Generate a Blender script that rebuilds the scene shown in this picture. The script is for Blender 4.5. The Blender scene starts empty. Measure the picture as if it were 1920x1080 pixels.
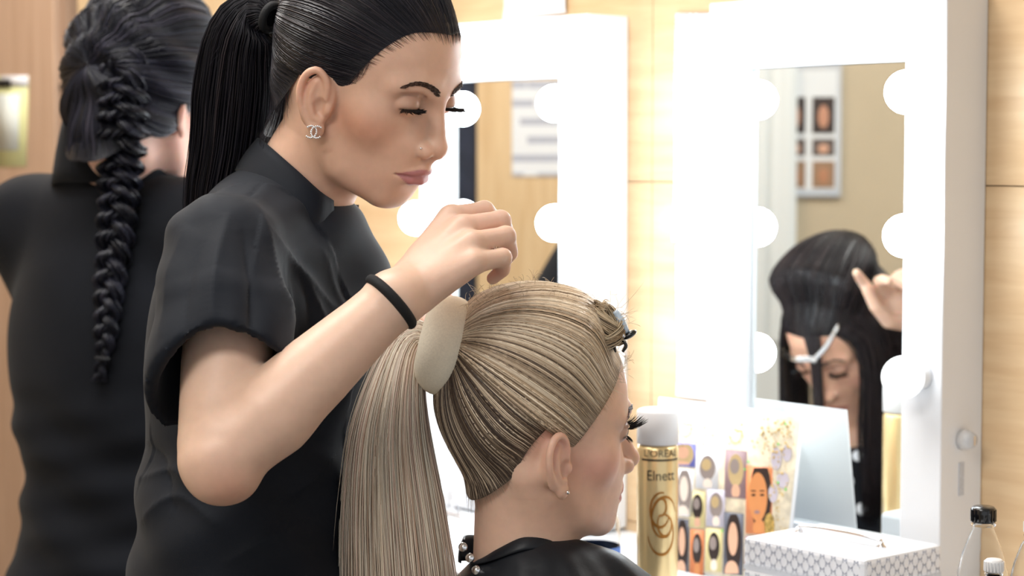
import bpy, bmesh, math, random
import numpy as np
from mathutils import Vector, Matrix

# ------------------------------------------------------------------ camera, world, lights, exposure
SC = bpy.context.scene
COL = SC.collection
PITCH = math.radians(3.68)
CAM = np.array([0.0, 0.0, 1.40])
FPX = 1920 * 70.0 / 36.0
cam_data = bpy.data.cameras.new('camera')
cam_data.lens = 70.0
cam_data.sensor_width = 36.0
cam_data.clip_start = 0.05
cam_data.dof.use_dof = True
cam_data.dof.focus_distance = 2.0
cam_data.dof.aperture_fstop = 5.0
cam_ob = bpy.data.objects.new('camera', cam_data)
cam_ob.location = CAM
cam_ob.rotation_euler = (math.pi / 2 - PITCH, 0, 0)
COL.objects.link(cam_ob)
SC.camera = cam_ob

world = bpy.data.worlds.new('world')
world.use_nodes = True
world.node_tree.nodes['Background'].inputs[0].default_value = (0.93, 0.96, 1.0, 1)
world.node_tree.nodes['Background'].inputs[1].default_value = 0.80
SC.world = world


def area_light(name, loc, size, power, color, rot=(0, 0, 0)):
    d = bpy.data.lights.new(name, 'AREA')
    d.shape = 'RECTANGLE'
    d.size, d.size_y = size
    d.energy = power
    d.color = color
    o = bpy.data.objects.new(name, d)
    o.location = loc
    o.rotation_euler = rot
    COL.objects.link(o)
    return o


# fluorescent ceiling panels of the salon
area_light('ceiling_lamp_front', (-0.9, 0.5, 2.54), (1.2, 0.6), 36, (1.0, 0.97, 0.93))
area_light('ceiling_lamp_middle', (-0.7, 2.2, 2.54), (1.2, 0.6), 30, (1.0, 0.97, 0.93))
area_light('ceiling_lamp_back', (-0.8, 3.7, 2.54), (1.2, 0.6), 30, (1.0, 0.97, 0.93))

SC.view_settings.view_transform = 'Standard'
SC.view_settings.look = 'None'
SC.view_settings.gamma = 1.0
SC.view_settings.exposure = -0.06
SC.view_settings.use_curve_mapping = False
SC.cycles.use_denoising = True
SC.cycles.max_bounces = 8
SC.cycles.sample_clamp_indirect = 6.0

# ------------------------------------------------------------------ maths helpers
CP, SP = math.cos(PITCH), math.sin(PITCH)


def P(px, py, d):
    """pixel of the 1920x1080 photograph + distance along the optical axis -> point in the room"""
    xc = (px - 960.0) / FPX * d
    yc = -(py - 540.0) / FPX * d
    return np.array([xc, CAM[1] + d * CP + yc * SP, CAM[2] - d * SP + yc * CP])


def nrm(v):
    v = np.asarray(v, float)
    return v / (np.linalg.norm(v, axis=-1, keepdims=True) + 1e-12)


def S(t, a, b):
    t = np.clip((t - a) / (b - a), 0, 1)
    return t * t * (3 - 2 * t)


def srgb(r, g, b):
    def f(c):
        c /= 255.0
        return c / 12.92 if c <= 0.04045 else ((c + 0.055) / 1.055) ** 2.4
    return (f(r), f(g), f(b))


def catmull(pts, n):
    pts = np.asarray(pts, float)
    m = len(pts)
    ext = np.vstack([2 * pts[0] - pts[1], pts, 2 * pts[-1] - pts[-2]])
    t = np.linspace(0, m - 1 - 1e-9, n)
    i = t.astype(int)
    f = (t - i)[:, None]
    p0, p1, p2, p3 = ext[i], ext[i + 1], ext[i + 2], ext[i + 3]
    return 0.5 * (2 * p1 + (p2 - p0) * f + (2 * p0 - 5 * p1 + 4 * p2 - p3) * f ** 2 + (3 * p1 - p0 - 3 * p2 + p3) * f ** 3)


class Frame:
    """local frame: x to the person's right, y forward, z up"""

    def __init__(s, origin, fwd, up=(0, 0, 1), scale=1.0):
        s.o = np.asarray(origin, float)
        y = nrm(fwd)
        x = nrm(np.cross(y, up))
        z = np.cross(x, y)
        s.R = np.stack([x, y, z], 1) * 1.0
        s.s = scale

    def w(s, p):
        return np.asarray(p, float) * s.s @ s.R.T + s.o

    def l(s, p):
        return (np.asarray(p, float) - s.o) @ s.R / s.s


WORLD = Frame((0, 0, 0), (0, 1, 0))

# ------------------------------------------------------------------ object helpers


def link(o, parent=None):
    COL.objects.link(o)
    if parent is not None:
        o.parent = parent
    return o


def thing(name, label, cat, loc=(0, 0, 0), group=None):
    o = bpy.data.objects.new(name, None)
    o.empty_display_size = 0.05
    o.location = loc
    o['label'] = label
    o['category'] = cat
    if group:
        o['group'] = group
    return link(o)


def tag(o, label, cat, group=None):
    o['label'] = label
    o['category'] = cat
    if group:
        o['group'] = group
    return o


def mesh_np(name, verts, faces, mat, parent=None, smooth=True, colors=None, tris=None):
    """verts (N,3) world, faces (M,4) quads (and optional tris (K,3))"""
    me = bpy.data.meshes.new(name)
    verts = np.asarray(verts, np.float32)
    faces = np.asarray(faces, np.int32).reshape(-1, 4)
    tr = np.zeros((0, 3), np.int32) if tris is None else np.asarray(tris, np.int32).reshape(-1, 3)
    off = np.zeros(3, np.float32)
    if parent is not None:
        p = parent
        while p is not None:
            off += np.array(p.location, np.float32)
            p = p.parent
    me.vertices.add(len(verts))
    me.vertices.foreach_set('co', (verts - off).ravel())
    nl = faces.size + tr.size
    me.loops.add(nl)
    me.loops.foreach_set('vertex_index', np.concatenate([faces.ravel(), tr.ravel()]))
    nf = len(faces) + len(tr)
    me.polygons.add(nf)
    starts = np.concatenate([np.arange(len(faces)) * 4, len(faces) * 4 + np.arange(len(tr)) * 3]).astype(np.int32)
    me.polygons.foreach_set('loop_start', starts)
    if smooth:
        me.polygons.foreach_set('use_smooth', np.ones(nf, bool))
    if colors is not None:
        ca = me.color_attributes.new('Col', 'FLOAT_COLOR', 'POINT')
        c = np.ones((len(verts), 4), np.float32)
        c[:, :3] = colors
        ca.data.foreach_set('color', c.ravel())
    me.update(calc_edges=True)
    me.validate()
    if mat is not None:
        me.materials.append(mat)
    o = bpy.data.objects.new(name, me)
    return link(o, parent)


def bm_obj(name, bm, mat, parent=None, smooth=False, bevel=0.0, seg=2):
    if bevel > 0:
        bmesh.ops.bevel(bm, geom=bm.edges[:], offset=bevel, segments=seg, affect='EDGES', profile=0.5)
    off = Vector((0, 0, 0))
    p = parent
    while p is not None:
        off += p.location
        p = p.parent
    bmesh.ops.translate(bm, verts=bm.verts[:], vec=-off)
    bmesh.ops.recalc_face_normals(bm, faces=bm.faces[:])
    me = bpy.data.meshes.new(name)
    bm.to_mesh(me)
    bm.free()
    if smooth:
        me.polygons.foreach_set('use_smooth', np.ones(len(me.polygons), bool))
    if mat is not None:
        me.materials.append(mat)
    return link(bpy.data.objects.new(name, me), parent)


def bm_box(c, sx, sy, sz, axes=None, bm=None):
    """box centred at c with full sizes along the axes (rows)"""
    bm = bm or bmesh.new()
    A = np.eye(3) if axes is None else np.asarray(axes, float)
    c = np.asarray(c, float)
    vs = []
    for k in (-.5, .5):
        for j in (-.5, .5):
            for i in (-.5, .5):
                vs.append(bm.verts.new(c + A[0] * sx * i + A[1] * sy * j + A[2] * sz * k))
    for f in ((0, 2, 3, 1), (4, 5, 7, 6), (0, 1, 5, 4), (2, 6, 7, 3), (0, 4, 6, 2), (1, 3, 7, 5)):
        bm.faces.new([vs[i] for i in f])
    return bm


def grid_faces(nu, nv, wrap=False):
    i = np.arange(nu if wrap else nu - 1)
    j = np.arange(nv - 1)
    I, J = np.meshgrid(i, j, indexing='ij')
    I2 = (I + 1) % nu
    return np.stack([I * nv + J, I2 * nv + J, I2 * nv + J + 1, I * nv + J + 1], -1).reshape(-1, 4)


def lathe(name, origin, prof, mat, parent=None, seg=40, axis=(0, 0, 1), smooth=True, closed=True):
    """prof: list of (r, h) along axis"""
    ax = nrm(axis)
    e1 = nrm(np.cross(ax, (0.3, 0.9, 0.1) if abs(ax[2]) > .9 else (0, 0, 1)))
    e2 = np.cross(ax, e1)
    prof = np.asarray(prof, float)
    a = np.linspace(0, 2 * np.pi, seg, endpoint=False)
    ring = np.cos(a)[:, None] * e1 + np.sin(a)[:, None] * e2
    V = np.asarray(origin) + ring[:, None, :] * prof[None, :, 0, None] + ax * prof[None, :, 1, None]
    return mesh_np(name, V.reshape(-1, 3), grid_faces(seg, len(prof), True), mat, parent, smooth)


def tubes(paths, radii, sides=3, caps=False):
    """paths (N,K,3), radii (N,K) or scalar -> verts, quads ; tube order (N,K,sides)"""
    paths = np.asarray(paths, float)
    N, K, _ = paths.shape
    T = np.gradient(paths, axis=1)
    T = nrm(T)
    cand = nrm(np.array([[0.05, 0.1, 1.0], [0.1, 1.0, 0.05], [1.0, 0.1, 0.1], [.6, .6, .55], [-.6, .6, .55]]))
    worst = np.abs(np.einsum('nkc,mc->nkm', T, cand)).max(1)
    up = cand[worst.argmin(1)][:, None, :] * np.ones_like(T)
    A = nrm(np.cross(T, up))
    B = np.cross(T, A)
    a = np.linspace(0, 2 * np.pi, sides, endpoint=False)
    r = np.broadcast_to(np.asarray(radii, float), (N, K))
    V = paths[:, :, None, :] + r[:, :, None, None] * (np.cos(a)[None, None, :, None] * A[:, :, None, :] + np.sin(a)[None, None, :, None] * B[:, :, None, :])
    n = np.arange(N)[:, None, None] * K * sides
    k = np.arange(K - 1)[None, :, None] * sides
    s = np.arange(sides)[None, None, :]
    s2 = (s + 1) % sides
    F = np.stack([n + k + s, n + k + s2, n + k + sides + s2, n + k + sides + s], -1).reshape(-1, 4)
    if caps and sides == 4:
        b = (np.arange(N) * K * sides)[:, None]
        F = np.vstack([F, b + np.array([0, 1, 2, 3]), b + (K - 1) * sides + np.array([0, 1, 2, 3])])
    return V.reshape(-1, 3), F


def tube_obj(name, path, r, mat, parent=None, sides=10, n=None):
    path = np.asarray(path, float)
    rr = np.broadcast_to(np.asarray(r, float), (len(path),))
    if n:
        rr = np.interp(np.linspace(0, 1, n), np.linspace(0, 1, len(path)), rr)
        path = catmull(path, n)
    p2 = np.concatenate([path[:1], path, path[-1:]])
    r2 = np.concatenate([[1e-4], rr, [1e-4]])
    # keep tangents of the caps sane
    p2[0] = path[0] + (path[0] - path[1]) * 1e-3
    p2[-1] = path[-1] + (path[-1] - path[-2]) * 1e-3
    V, F = tubes(p2[None], r2[None], sides)
    return mesh_np(name, V, F, mat, parent)


def ring_obj(name, c, axis, R, r, mat, parent=None, seg=48, sides=10, squash=1.0, e1=None):
    ax = nrm(axis)
    e1 = nrm(np.cross(ax, (0.31, 0.2, 0.93))) if e1 is None else nrm(e1)
    e2 = np.cross(ax, e1)
    a = np.linspace(0, 2 * np.pi, seg, endpoint=False)
    b = np.linspace(0, 2 * np.pi, sides, endpoint=False)
    rad = np.cos(a)[:, None] * e1 + np.sin(a)[:, None] * e2 * squash
    V = np.asarray(c) + rad[:, None, :] * (R + r * np.cos(b)[None, :, None]) + ax * (r * np.sin(b))[None, :, None]
    i = np.arange(seg)[:, None]
    j = np.arange(sides)[None, :]
    i2, j2 = (i + 1) % seg, (j + 1) % sides
    F = np.stack([i * sides + j, i2 * sides + j, i2 * sides + j2, i * sides + j2], -1).reshape(-1, 4)
    return mesh_np(name, V.reshape(-1, 3), F, mat, parent)


def sphere_obj(name, c, r, mat, parent=None, seg=24, rings=14, axes=None, squash=(1, 1, 1)):
    a = np.linspace(0, 2 * np.pi, seg, endpoint=False)
    b = np.linspace(-np.pi / 2 + 1e-3, np.pi / 2 - 1e-3, rings)
    d = np.stack([np.cos(b)[None] * np.cos(a)[:, None], np.cos(b)[None] * np.sin(a)[:, None], np.broadcast_to(np.sin(b)[None], (seg, rings))], -1)
    d = d * np.asarray(squash) * r
    if axes is not None:
        d = d @ np.asarray(axes, float)
    return mesh_np(name, (d + np.asarray(c)).reshape(-1, 3), grid_faces(seg, rings, True), mat, parent)


# ------------------------------------------------------------------ signed distance sculpting
class Sculpt:
    def __init__(s, lo, hi, h):
        s.lo = np.asarray(lo, np.float32)
        s.h = h
        n = np.ceil((np.asarray(hi) - s.lo) / h).astype(int) + 1
        s.n = n
        s.v = np.full(n, 0.06, np.float32)
        s.F = WORLD

    def frame(s, F):
        s.F = F
        return s

    def _block(s, lo, hi):
        a = np.maximum(np.floor((lo - s.lo) / s.h).astype(int), 0)
        b = np.minimum(np.ceil((hi - s.lo) / s.h).astype(int) + 1, s.n)
        if np.any(b <= a):
            return None, None
        g = [s.lo[i] + s.h * np.arange(a[i], b[i], dtype=np.float32) for i in range(3)]
        X = np.stack(np.meshgrid(*g, indexing='ij'), -1)
        return tuple(slice(a[i], b[i]) for i in range(3)), X

    def apply(s, fn, lo, hi, k, sub=False):
        m = k + 3 * s.h
        sl, X = s._block(np.asarray(lo) - m, np.asarray(hi) + m)
        if sl is None:
            return
        d = fn(X).astype(np.float32)
        a = s.v[sl]
        if sub:
            d = -d
            if k > 0:
                hh = np.maximum(k - np.abs(a - d), 0) / k
                s.v[sl] = np.maximum(a, d) + hh * hh * k * 0.25
            else:
                s.v[sl] = np.maximum(a, d)
        else:
            if k > 0:
                hh = np.maximum(k - np.abs(a - d), 0) / k
                s.v[sl] = np.minimum(a, d) - hh * hh * k * 0.25
            else:
                s.v[sl] = np.minimum(a, d)

    def ell(s, c, r, k=0.01, sub=False, rot=None, clip=None):
        """ellipsoid in the current frame; rot: 3x3 whose columns are its axes in the frame; clip(localp)->sd to intersect"""
        F = s.F
        r = np.asarray(r, float) * F.s
        cw = F.w(c)
        M = F.R if rot is None else F.R @ np.asarray(rot, float)
        M = M.astype(np.float32)
        R = r.max()

        def fn(X):
            p = (X - cw.astype(np.float32)) @ M
            q = p / r.astype(np.float32)
            k0 = np.sqrt((q * q).sum(-1)) + 1e-9
            q = q / r.astype(np.float32)
            k1 = np.sqrt((q * q).sum(-1)) + 1e-9
            d = k0 * (k0 - 1) / k1
            if clip is not None:
                d = np.maximum(d, clip(F.l(X)))
            return d
        s.apply(fn, cw - R, cw + R, k, sub)
        return s

    def chain(s, pts, rad, k=0.01, sub=False):
        F = s.F
        W = F.w(np.asarray(pts, float))
        rad = np.broadcast_to(np.asarray(rad, float), (len(W),)) * F.s
        R = rad.max()

        def fn(X):
            best = None
            for i in range(len(W) - 1):
                a, b = W[i].astype(np.float32), W[i + 1].astype(np.float32)
                ba = b - a
                pa = X - a
                t = np.clip((pa @ ba) / (ba @ ba + 1e-12), 0, 1)
                d = np.sqrt(((pa - t[..., None] * ba) ** 2).sum(-1)) - (rad[i] + (rad[i + 1] - rad[i]) * t)
                best = d if best is None else np.minimum(best, d)
            return best
        s.apply(fn, W.min(0) - R, W.max(0) + R, k, sub)
        return s

    def ball(s, c, r, k=0.01, sub=False):
        return s.ell(c, (r, r, r), k, sub)

    def mesh(s, smooth=1):
        v = s.v
        neg = v < 0
        nx, ny, nz = v.shape
        c = np.zeros((nx - 1, ny - 1, nz - 1), np.int8)
        for dx in (0, 1):
            for dy in (0, 1):
                for dz in (0, 1):
                    c += neg[dx:nx - 1 + dx, dy:ny - 1 + dy, dz:nz - 1 + dz]
        act = np.argwhere((c > 0) & (c < 8))
        idx = np.full(c.shape, -1, np.int32)
        idx[act[:, 0], act[:, 1], act[:, 2]] = np.arange(len(act))
        acc = np.zeros((len(act), 3), np.float64)
        cnt = np.zeros(len(act))
        corners = [(0, 0, 0), (1, 0, 0), (0, 1, 0), (1, 1, 0), (0, 0, 1), (1, 0, 1), (0, 1, 1), (1, 1, 1)]
        cv = [v[act[:, 0] + o[0], act[:, 1] + o[1], act[:, 2] + o[2]] for o in corners]
        for i in range(8):
            for b in (1, 2, 4):
                j = i | b
                if j == i:
                    continue
                x = (cv[i] < 0) != (cv[j] < 0)
                t = np.where(x, cv[i] / (cv[i] - cv[j] + 1e-20), 0)
                p0, p1 = np.array(corners[i]), np.array(corners[j])
                acc += np.where(x[:, None], p0 + t[:, None] * (p1 - p0), 0)
                cnt += x
        V = s.lo + (act + acc / cnt[:, None]) * s.h
        Q = []
        for ax in range(3):
            sl0 = [slice(None)] * 3
            sl1 = [slice(None)] * 3
            sl0[ax] = slice(0, -1)
            sl1[ax] = slice(1, None)
            a, b = neg[tuple(sl0)], neg[tuple(sl1)]
            e = np.argwhere(a != b)
            o1, o2 = [i for i in range(3) if i != ax]
            e = e[(e[:, o1] > 0) & (e[:, o2] > 0) & (e[:, o1] < v.shape[o1] - 1) & (e[:, o2] < v.shape[o2] - 1)]
            d1 = np.zeros(3, int)
            d1[o1] = 1
            d2 = np.zeros(3, int)
            d2[o2] = 1
            q = np.stack([idx[tuple((e - d1 - d2).T)], idx[tuple((e - d2).T)], idx[tuple(e.T)], idx[tuple((e - d1).T)]], 1)
            flip = a[tuple(e.T)]
            if ax == 1:
                flip = ~flip
            q[~flip] = q[~flip][:, ::-1]
            Q.append(q)
        Q = np.vstack(Q)
        Q = Q[(Q >= 0).all(1)]
        for _ in range(smooth):
            A = np.zeros_like(V)
            n = np.zeros(len(V))
            for i in range(4):
                j = (i + 1) % 4
                np.add.at(A, Q[:, i], V[Q[:, j]])
                np.add.at(A, Q[:, j], V[Q[:, i]])
                n += np.bincount(Q[:, i], minlength=len(V)) + np.bincount(Q[:, j], minlength=len(V))
            V = 0.5 * V + 0.5 * A / np.maximum(n, 1)[:, None]
        return V, Q

# ------------------------------------------------------------------ materials
MATS = {}


def pbr(name, color=(.8, .8, .8), rough=.5, metal=0.0, spec=.5, noise=None, bump=None, attr=False, sss=0.0, sss_r=(.012, .004, .002),
        emit=None, trans=0.0, ior=1.45, coat=0.0, sheen=0.0, aniso=0.0, alpha=1.0):
    if name in MATS:
        return MATS[name]
    m = bpy.data.materials.new(name)
    m.use_nodes = True
    nt = m.node_tree
    b = nt.nodes['Principled BSDF']
    b.inputs['Base Color'].default_value = (*color, 1)
    b.inputs['Roughness'].default_value = rough
    b.inputs['Metallic'].default_value = metal
    b.inputs['Specular IOR Level'].default_value = spec
    b.inputs['IOR'].default_value = ior
    b.inputs['Transmission Weight'].default_value = trans
    b.inputs['Coat Weight'].default_value = coat
    b.inputs['Sheen Weight'].default_value = sheen
    b.inputs['Anisotropic'].default_value = aniso
    b.inputs['Alpha'].default_value = alpha
    if sss:
        b.inputs['Subsurface Weight'].default_value = sss
        b.inputs['Subsurface Radius'].default_value = sss_r
        b.inputs['Subsurface Scale'].default_value = 1.0
    src = None
    tc = nt.nodes.new('ShaderNodeTexCoord')
    if attr:
        a = nt.nodes.new('ShaderNodeVertexColor')
        a.layer_name = 'Col'
        src = a.outputs['Color']
    if noise:
        sc, amt = noise[0], noise[1]
        mp = nt.nodes.new('ShaderNodeMapping')
        mp.inputs['Scale'].default_value = sc if isinstance(sc, tuple) else (sc, sc, sc)
        nt.links.new(tc.outputs['Object'], mp.inputs['Vector'])
        n = nt.nodes.new('ShaderNodeTexNoise')
        n.inputs['Scale'].default_value = 1.0
        n.inputs['Detail'].default_value = 5.0
        nt.links.new(mp.outputs['Vector'], n.inputs['Vector'])
        mr = nt.nodes.new('ShaderNodeMapRange')
        mr.inputs['From Min'].default_value = .3
        mr.inputs['From Max'].default_value = .7
        mr.inputs['To Min'].default_value = 1 - amt
        mr.inputs['To Max'].default_value = 1 + amt
        nt.links.new(n.outputs['Fac'], mr.inputs['Value'])
        mx = nt.nodes.new('ShaderNodeVectorMath')
        mx.operation = 'SCALE'
        if src is not None:
            nt.links.new(src, mx.inputs[0])
        else:
            mx.inputs[0].default_value = color
        nt.links.new(mr.outputs['Result'], mx.inputs['Scale'])
        src = mx.outputs['Vector']
    if src is not None:
        nt.links.new(src, b.inputs['Base Color'])
    if bump:
        n = nt.nodes.new('ShaderNodeTexNoise')
        n.inputs['Scale'].default_value = bump[0]
        n.inputs['Detail'].default_value = 4.0
        nt.links.new(tc.outputs['Object'], n.inputs['Vector'])
        bp = nt.nodes.new('ShaderNodeBump')
        bp.inputs['Strength'].default_value = bump[1]
        bp.inputs['Distance'].default_value = bump[2] if len(bump) > 2 else .002
        nt.links.new(n.outputs['Fac'], bp.inputs['Height'])
        nt.links.new(bp.outputs['Normal'], b.inputs['Normal'])
    if emit:
        b.inputs['Emission Color'].default_value = (*emit[0], 1)
        b.inputs['Emission Strength'].default_value = emit[1]
    MATS[name] = m
    return m


def wood(name, c1, c2, axis_scale=(3, 3, 60), rough=.42):
    m = pbr(name, c1, rough)
    nt = m.node_tree
    b = nt.nodes['Principled BSDF']
    tc = nt.nodes.new('ShaderNodeTexCoord')
    mp = nt.nodes.new('ShaderNodeMapping')
    mp.inputs['Scale'].default_value = axis_scale
    nt.links.new(tc.outputs['Object'], mp.inputs['Vector'])
    n = nt.nodes.new('ShaderNodeTexNoise')
    n.inputs['Scale'].default_value = 1.2
    n.inputs['Detail'].default_value = 7.0
    n.inputs['Distortion'].default_value = .6
    nt.links.new(mp.outputs['Vector'], n.inputs['Vector'])
    cr = nt.nodes.new('ShaderNodeValToRGB')
    cr.color_ramp.elements[0].position = .35
    cr.color_ramp.elements[0].color = (*c2, 1)
    cr.color_ramp.elements[1].position = .65
    cr.color_ramp.elements[1].color = (*c1, 1)
    nt.links.new(n.outputs['Fac'], cr.inputs['Fac'])
    nt.links.new(cr.outputs['Color'], b.inputs['Base Color'])
    return m


def print_lines(name, axis_u, axis_z, pitch, ink=(.25, .25, .27), paper=(.86, .88, .9), fill=.45, wordscale=110):
    """paper with illegible lines of print: rows across z, words along axis_u"""
    m = pbr(name, paper, .6)
    nt = m.node_tree
    b = nt.nodes['Principled BSDF']
    tc = nt.nodes.new('ShaderNodeTexCoord')

    def dot(v):
        d = nt.nodes.new('ShaderNodeVectorMath')
        d.operation = 'DOT_PRODUCT'
        d.inputs[1].default_value = v
        nt.links.new(tc.outputs['Object'], d.inputs[0])
        return d.outputs['Value']

    def math_(op, a, bb):
        n = nt.nodes.new('ShaderNodeMath')
        n.operation = op
        for i, x in enumerate((a, bb)):
            if isinstance(x, (int, float)):
                n.inputs[i].default_value = x
            else:
                nt.links.new(x, n.inputs[i])
        return n.outputs[0]
    z = math_('DIVIDE', dot(axis_z), pitch)
    row = math_('FLOOR', z, 0)
    fr = math_('SUBTRACT', z, row)
    line = math_('LESS_THAN', fr, fill)
    cmb = nt.nodes.new('ShaderNodeCombineXYZ')
    nt.links.new(math_('MULTIPLY', dot(axis_u), wordscale), cmb.inputs[0])
    nt.links.new(math_('MULTIPLY', row, 3.7), cmb.inputs[1])
    n = nt.nodes.new('ShaderNodeTexNoise')
    n.inputs['Scale'].default_value = 1.0
    nt.links.new(cmb.outputs[0], n.inputs['Vector'])
    word = math_('GREATER_THAN', n.outputs['Fac'], .44)
    cmb2 = nt.nodes.new('ShaderNodeCombineXYZ')
    nt.links.new(math_('MULTIPLY', row, .45), cmb2.inputs[0])
    n2 = nt.nodes.new('ShaderNodeTexNoise')
    n2.inputs['Scale'].default_value = 1.0
    nt.links.new(cmb2.outputs[0], n2.inputs['Vector'])
    para = math_('GREATER_THAN', n2.outputs['Fac'], .43)
    f = math_('MULTIPLY', math_('MULTIPLY', line, word), para)
    mx = nt.nodes.new('ShaderNodeMix')
    mx.data_type = 'RGBA'
    nt.links.new(f, mx.inputs['Factor'])
    mx.inputs['A'].default_value = (*paper, 1)
    mx.inputs['B'].default_value = (*ink, 1)
    nt.links.new(mx.outputs['Result'], b.inputs['Base Color'])
    return m


M_SKIN = pbr('skin', attr=True, rough=.42, spec=.45, sss=.35, sss_r=(.010, .0035, .0018), noise=(90, .035), bump=(900, .12, .0006))
M_HAIR = pbr('hair', attr=True, rough=.34, spec=.55)
M_HAIR_DARK = pbr('dark_hair', attr=True, rough=.36, spec=.35)
M_CLOTH = pbr('black_tunic_cloth', srgb(13, 19, 29), .70, spec=.25, sheen=.05, noise=(14, .12), bump=(1500, .25, .0006))
M_CLOTH2 = pbr('black_soft_cloth', srgb(14, 17, 24), .8, spec=.2, sheen=.05, noise=(12, .15), bump=(1200, .25, .0006))
M_CAPE = pbr('black_cape_nylon', srgb(20, 24, 31), .48, spec=.4, noise=(10, .12), bump=(60, .15, .003))
M_LASH = pbr('lash_black', srgb(14, 13, 15), .5)
M_SILVER = pbr('polished_silver', (.86, .86, .88), .16, 1.0)
M_CRYSTAL = pbr('rhinestone', (.92, .93, .96), .08, .75)
M_BLACKPL = pbr('black_plastic', srgb(16, 17, 20), .22, coat=.5)
M_ELASTIC = pbr('black_elastic', srgb(17, 18, 22), .8, bump=(500, .4, .001))
M_FOAM = pbr('foam_cream', srgb(250, 240, 218), .8, noise=(500, .05), bump=(520, .35, .0008))
M_WHITE = pbr('white_lacquer', (.80, .82, .85), .3, spec=.5, noise=(6, .01))
M_WHITEPL = pbr('white_plastic', (.82, .83, .85), .35)
M_BULB = pbr('lit_bulb', (1, 1, 1), .4, emit=((.86, .94, 1.0), 44.0))
M_BULB_OFF = pbr('dim_bulb_glass', (.93, .94, .95), .2, emit=((.9, .96, 1.0), .9))
M_MIRROR = pbr('mirror_silvering', (.90, .93, .92), .0, 1.0)
M_WOOD = wood('maple_laminate', srgb(229, 200, 160), srgb(216, 183, 142), (4, 4, 40))
M_WOOD_V = wood('maple_laminate_upright', srgb(222, 196, 158), srgb(209, 179, 139), (40, 40, 3))
M_WOOD_PINK = wood('beech_laminate_upright', srgb(207, 176, 152), srgb(194, 161, 136), (40, 40, 3))
M_BEIGE = pbr('beige_wall_paint', srgb(190, 176, 152), .8, noise=(4, .03), bump=(90, .1, .002))
M_CEIL = pbr('ceiling_paint', (.8, .8, .78), .9, noise=(3, .02))
M_FLOOR = pbr('grey_vinyl_floor', srgb(120, 116, 110), .5, noise=(30, .12))
M_DARK = pbr('dark_recess', srgb(28, 24, 22), .7, noise=(9, .3))
M_PAPER = pbr('white_paper', (.83, .85, .9), .65, noise=(8, .01))
M_GOLD = pbr('gold_can_metal', srgb(236, 212, 160), .26, .6, noise=((20, 20, 3), .06))
M_GOLDSW = pbr('gold_can_swirl', srgb(170, 116, 52), .35, .7)
M_BLACKINK = pbr('black_ink', srgb(24, 22, 22), .5)
M_GREYINK = pbr('grey_ink', srgb(146, 152, 168), .6)
M_CLEAR = pbr('clear_plastic', (.97, .98, .99), .06, trans=1.0, ior=1.12)

# ------------------------------------------------------------------ the room
U2 = np.array([-.65, .76])
U2 /= np.linalg.norm(U2)
N2 = np.array([U2[1], -U2[0]])          # into the mirror wall
UV = np.array([U2[0], U2[1], 0])
NV = np.array([N2[0], N2[1], 0])
ZV = np.array([0, 0, 1.0])
F0 = np.array([.525, 2.42])             # near front corner of the near mirror frame
WALL_D = .084
SHELF_Z = .845


def WL(t, s, z):
    """t along the mirror wall away from the camera, s out of the frame-front plane into the room"""
    q = F0 + U2 * t - N2 * s
    return np.array([q[0], q[1], z])


def wl_of(p):
    q = np.asarray(p)[:2] - F0
    return float(q @ U2), float(-(q @ N2))


def on_plane_s(px, py, s):
    """point where the pixel's ray meets the plane parallel to the mirror wall at offset s"""
    d = P(px, py, 1.0) - CAM
    o = CAM[:2] - F0
    k = (-s - o @ N2) / (d[:2] @ N2)
    return CAM + d * k


def wbox(name, t0, t1, s0, s1, z0, z1, mat, parent=None, bevel=0.0):
    c = WL((t0 + t1) / 2, (s0 + s1) / 2, (z0 + z1) / 2)
    return bm_obj(name, bm_box(c, abs(t1 - t0), abs(s1 - s0), abs(z1 - z0), (UV, NV, ZV)), mat, parent, bevel=bevel)


def struct(o):
    o['kind'] = 'structure'
    return o


LEFT_X = -1.9
ROOM_H = 2.6
bm = bm_box((0.1, 2.0, -.02), 6.2, 8.4, .04)
struct(bm_obj('floor', bm, M_FLOOR))
bm = bm_box((0.1, 2.0, ROOM_H + .03), 6.2, 8.4, .06)
struct(bm_obj('ceiling', bm, M_CEIL))
wr = struct(wbox('wall_right', -3.2, 4.4, -WALL_D - .10, -WALL_D - .018, 0, ROOM_H, M_WOOD))
# laminate panels of the mirror wall
zs = [0.0, .86, 1.368, 1.88, ROOM_H]
ts = [-3.2, -1.1, .95 - .36, 1.475]
for a, b_ in zip(ts[:-1], ts[1:]):
    for c, d in zip(zs[:-1], zs[1:]):
        wbox('panel', a + .0008, b_ - .0008, -WALL_D - .018, -WALL_D, c + .0008, d - .0008, M_WOOD, wr)
wl = struct(bm_obj('wall_left', bm_box((LEFT_X - .05, 2.0, ROOM_H / 2), .1, 8.4, ROOM_H), M_BEIGE))


# ---- mirrors
def globe(name, base, axis, r, mat, parent):
    """round bulb on a short socket, axis pointing out of the frame"""
    g = sphere_obj(name, np.asarray(base) + np.asarray(axis) * (.012 + r * .9), r, mat, parent, 28, 16)
    lathe('socket', base, [(0, 0), (.0175, 0), (.0175, .010), (.014, .014), (.012, .020), (0, .021)], M_WHITEPL, g, 24, axis)
    return g


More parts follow.
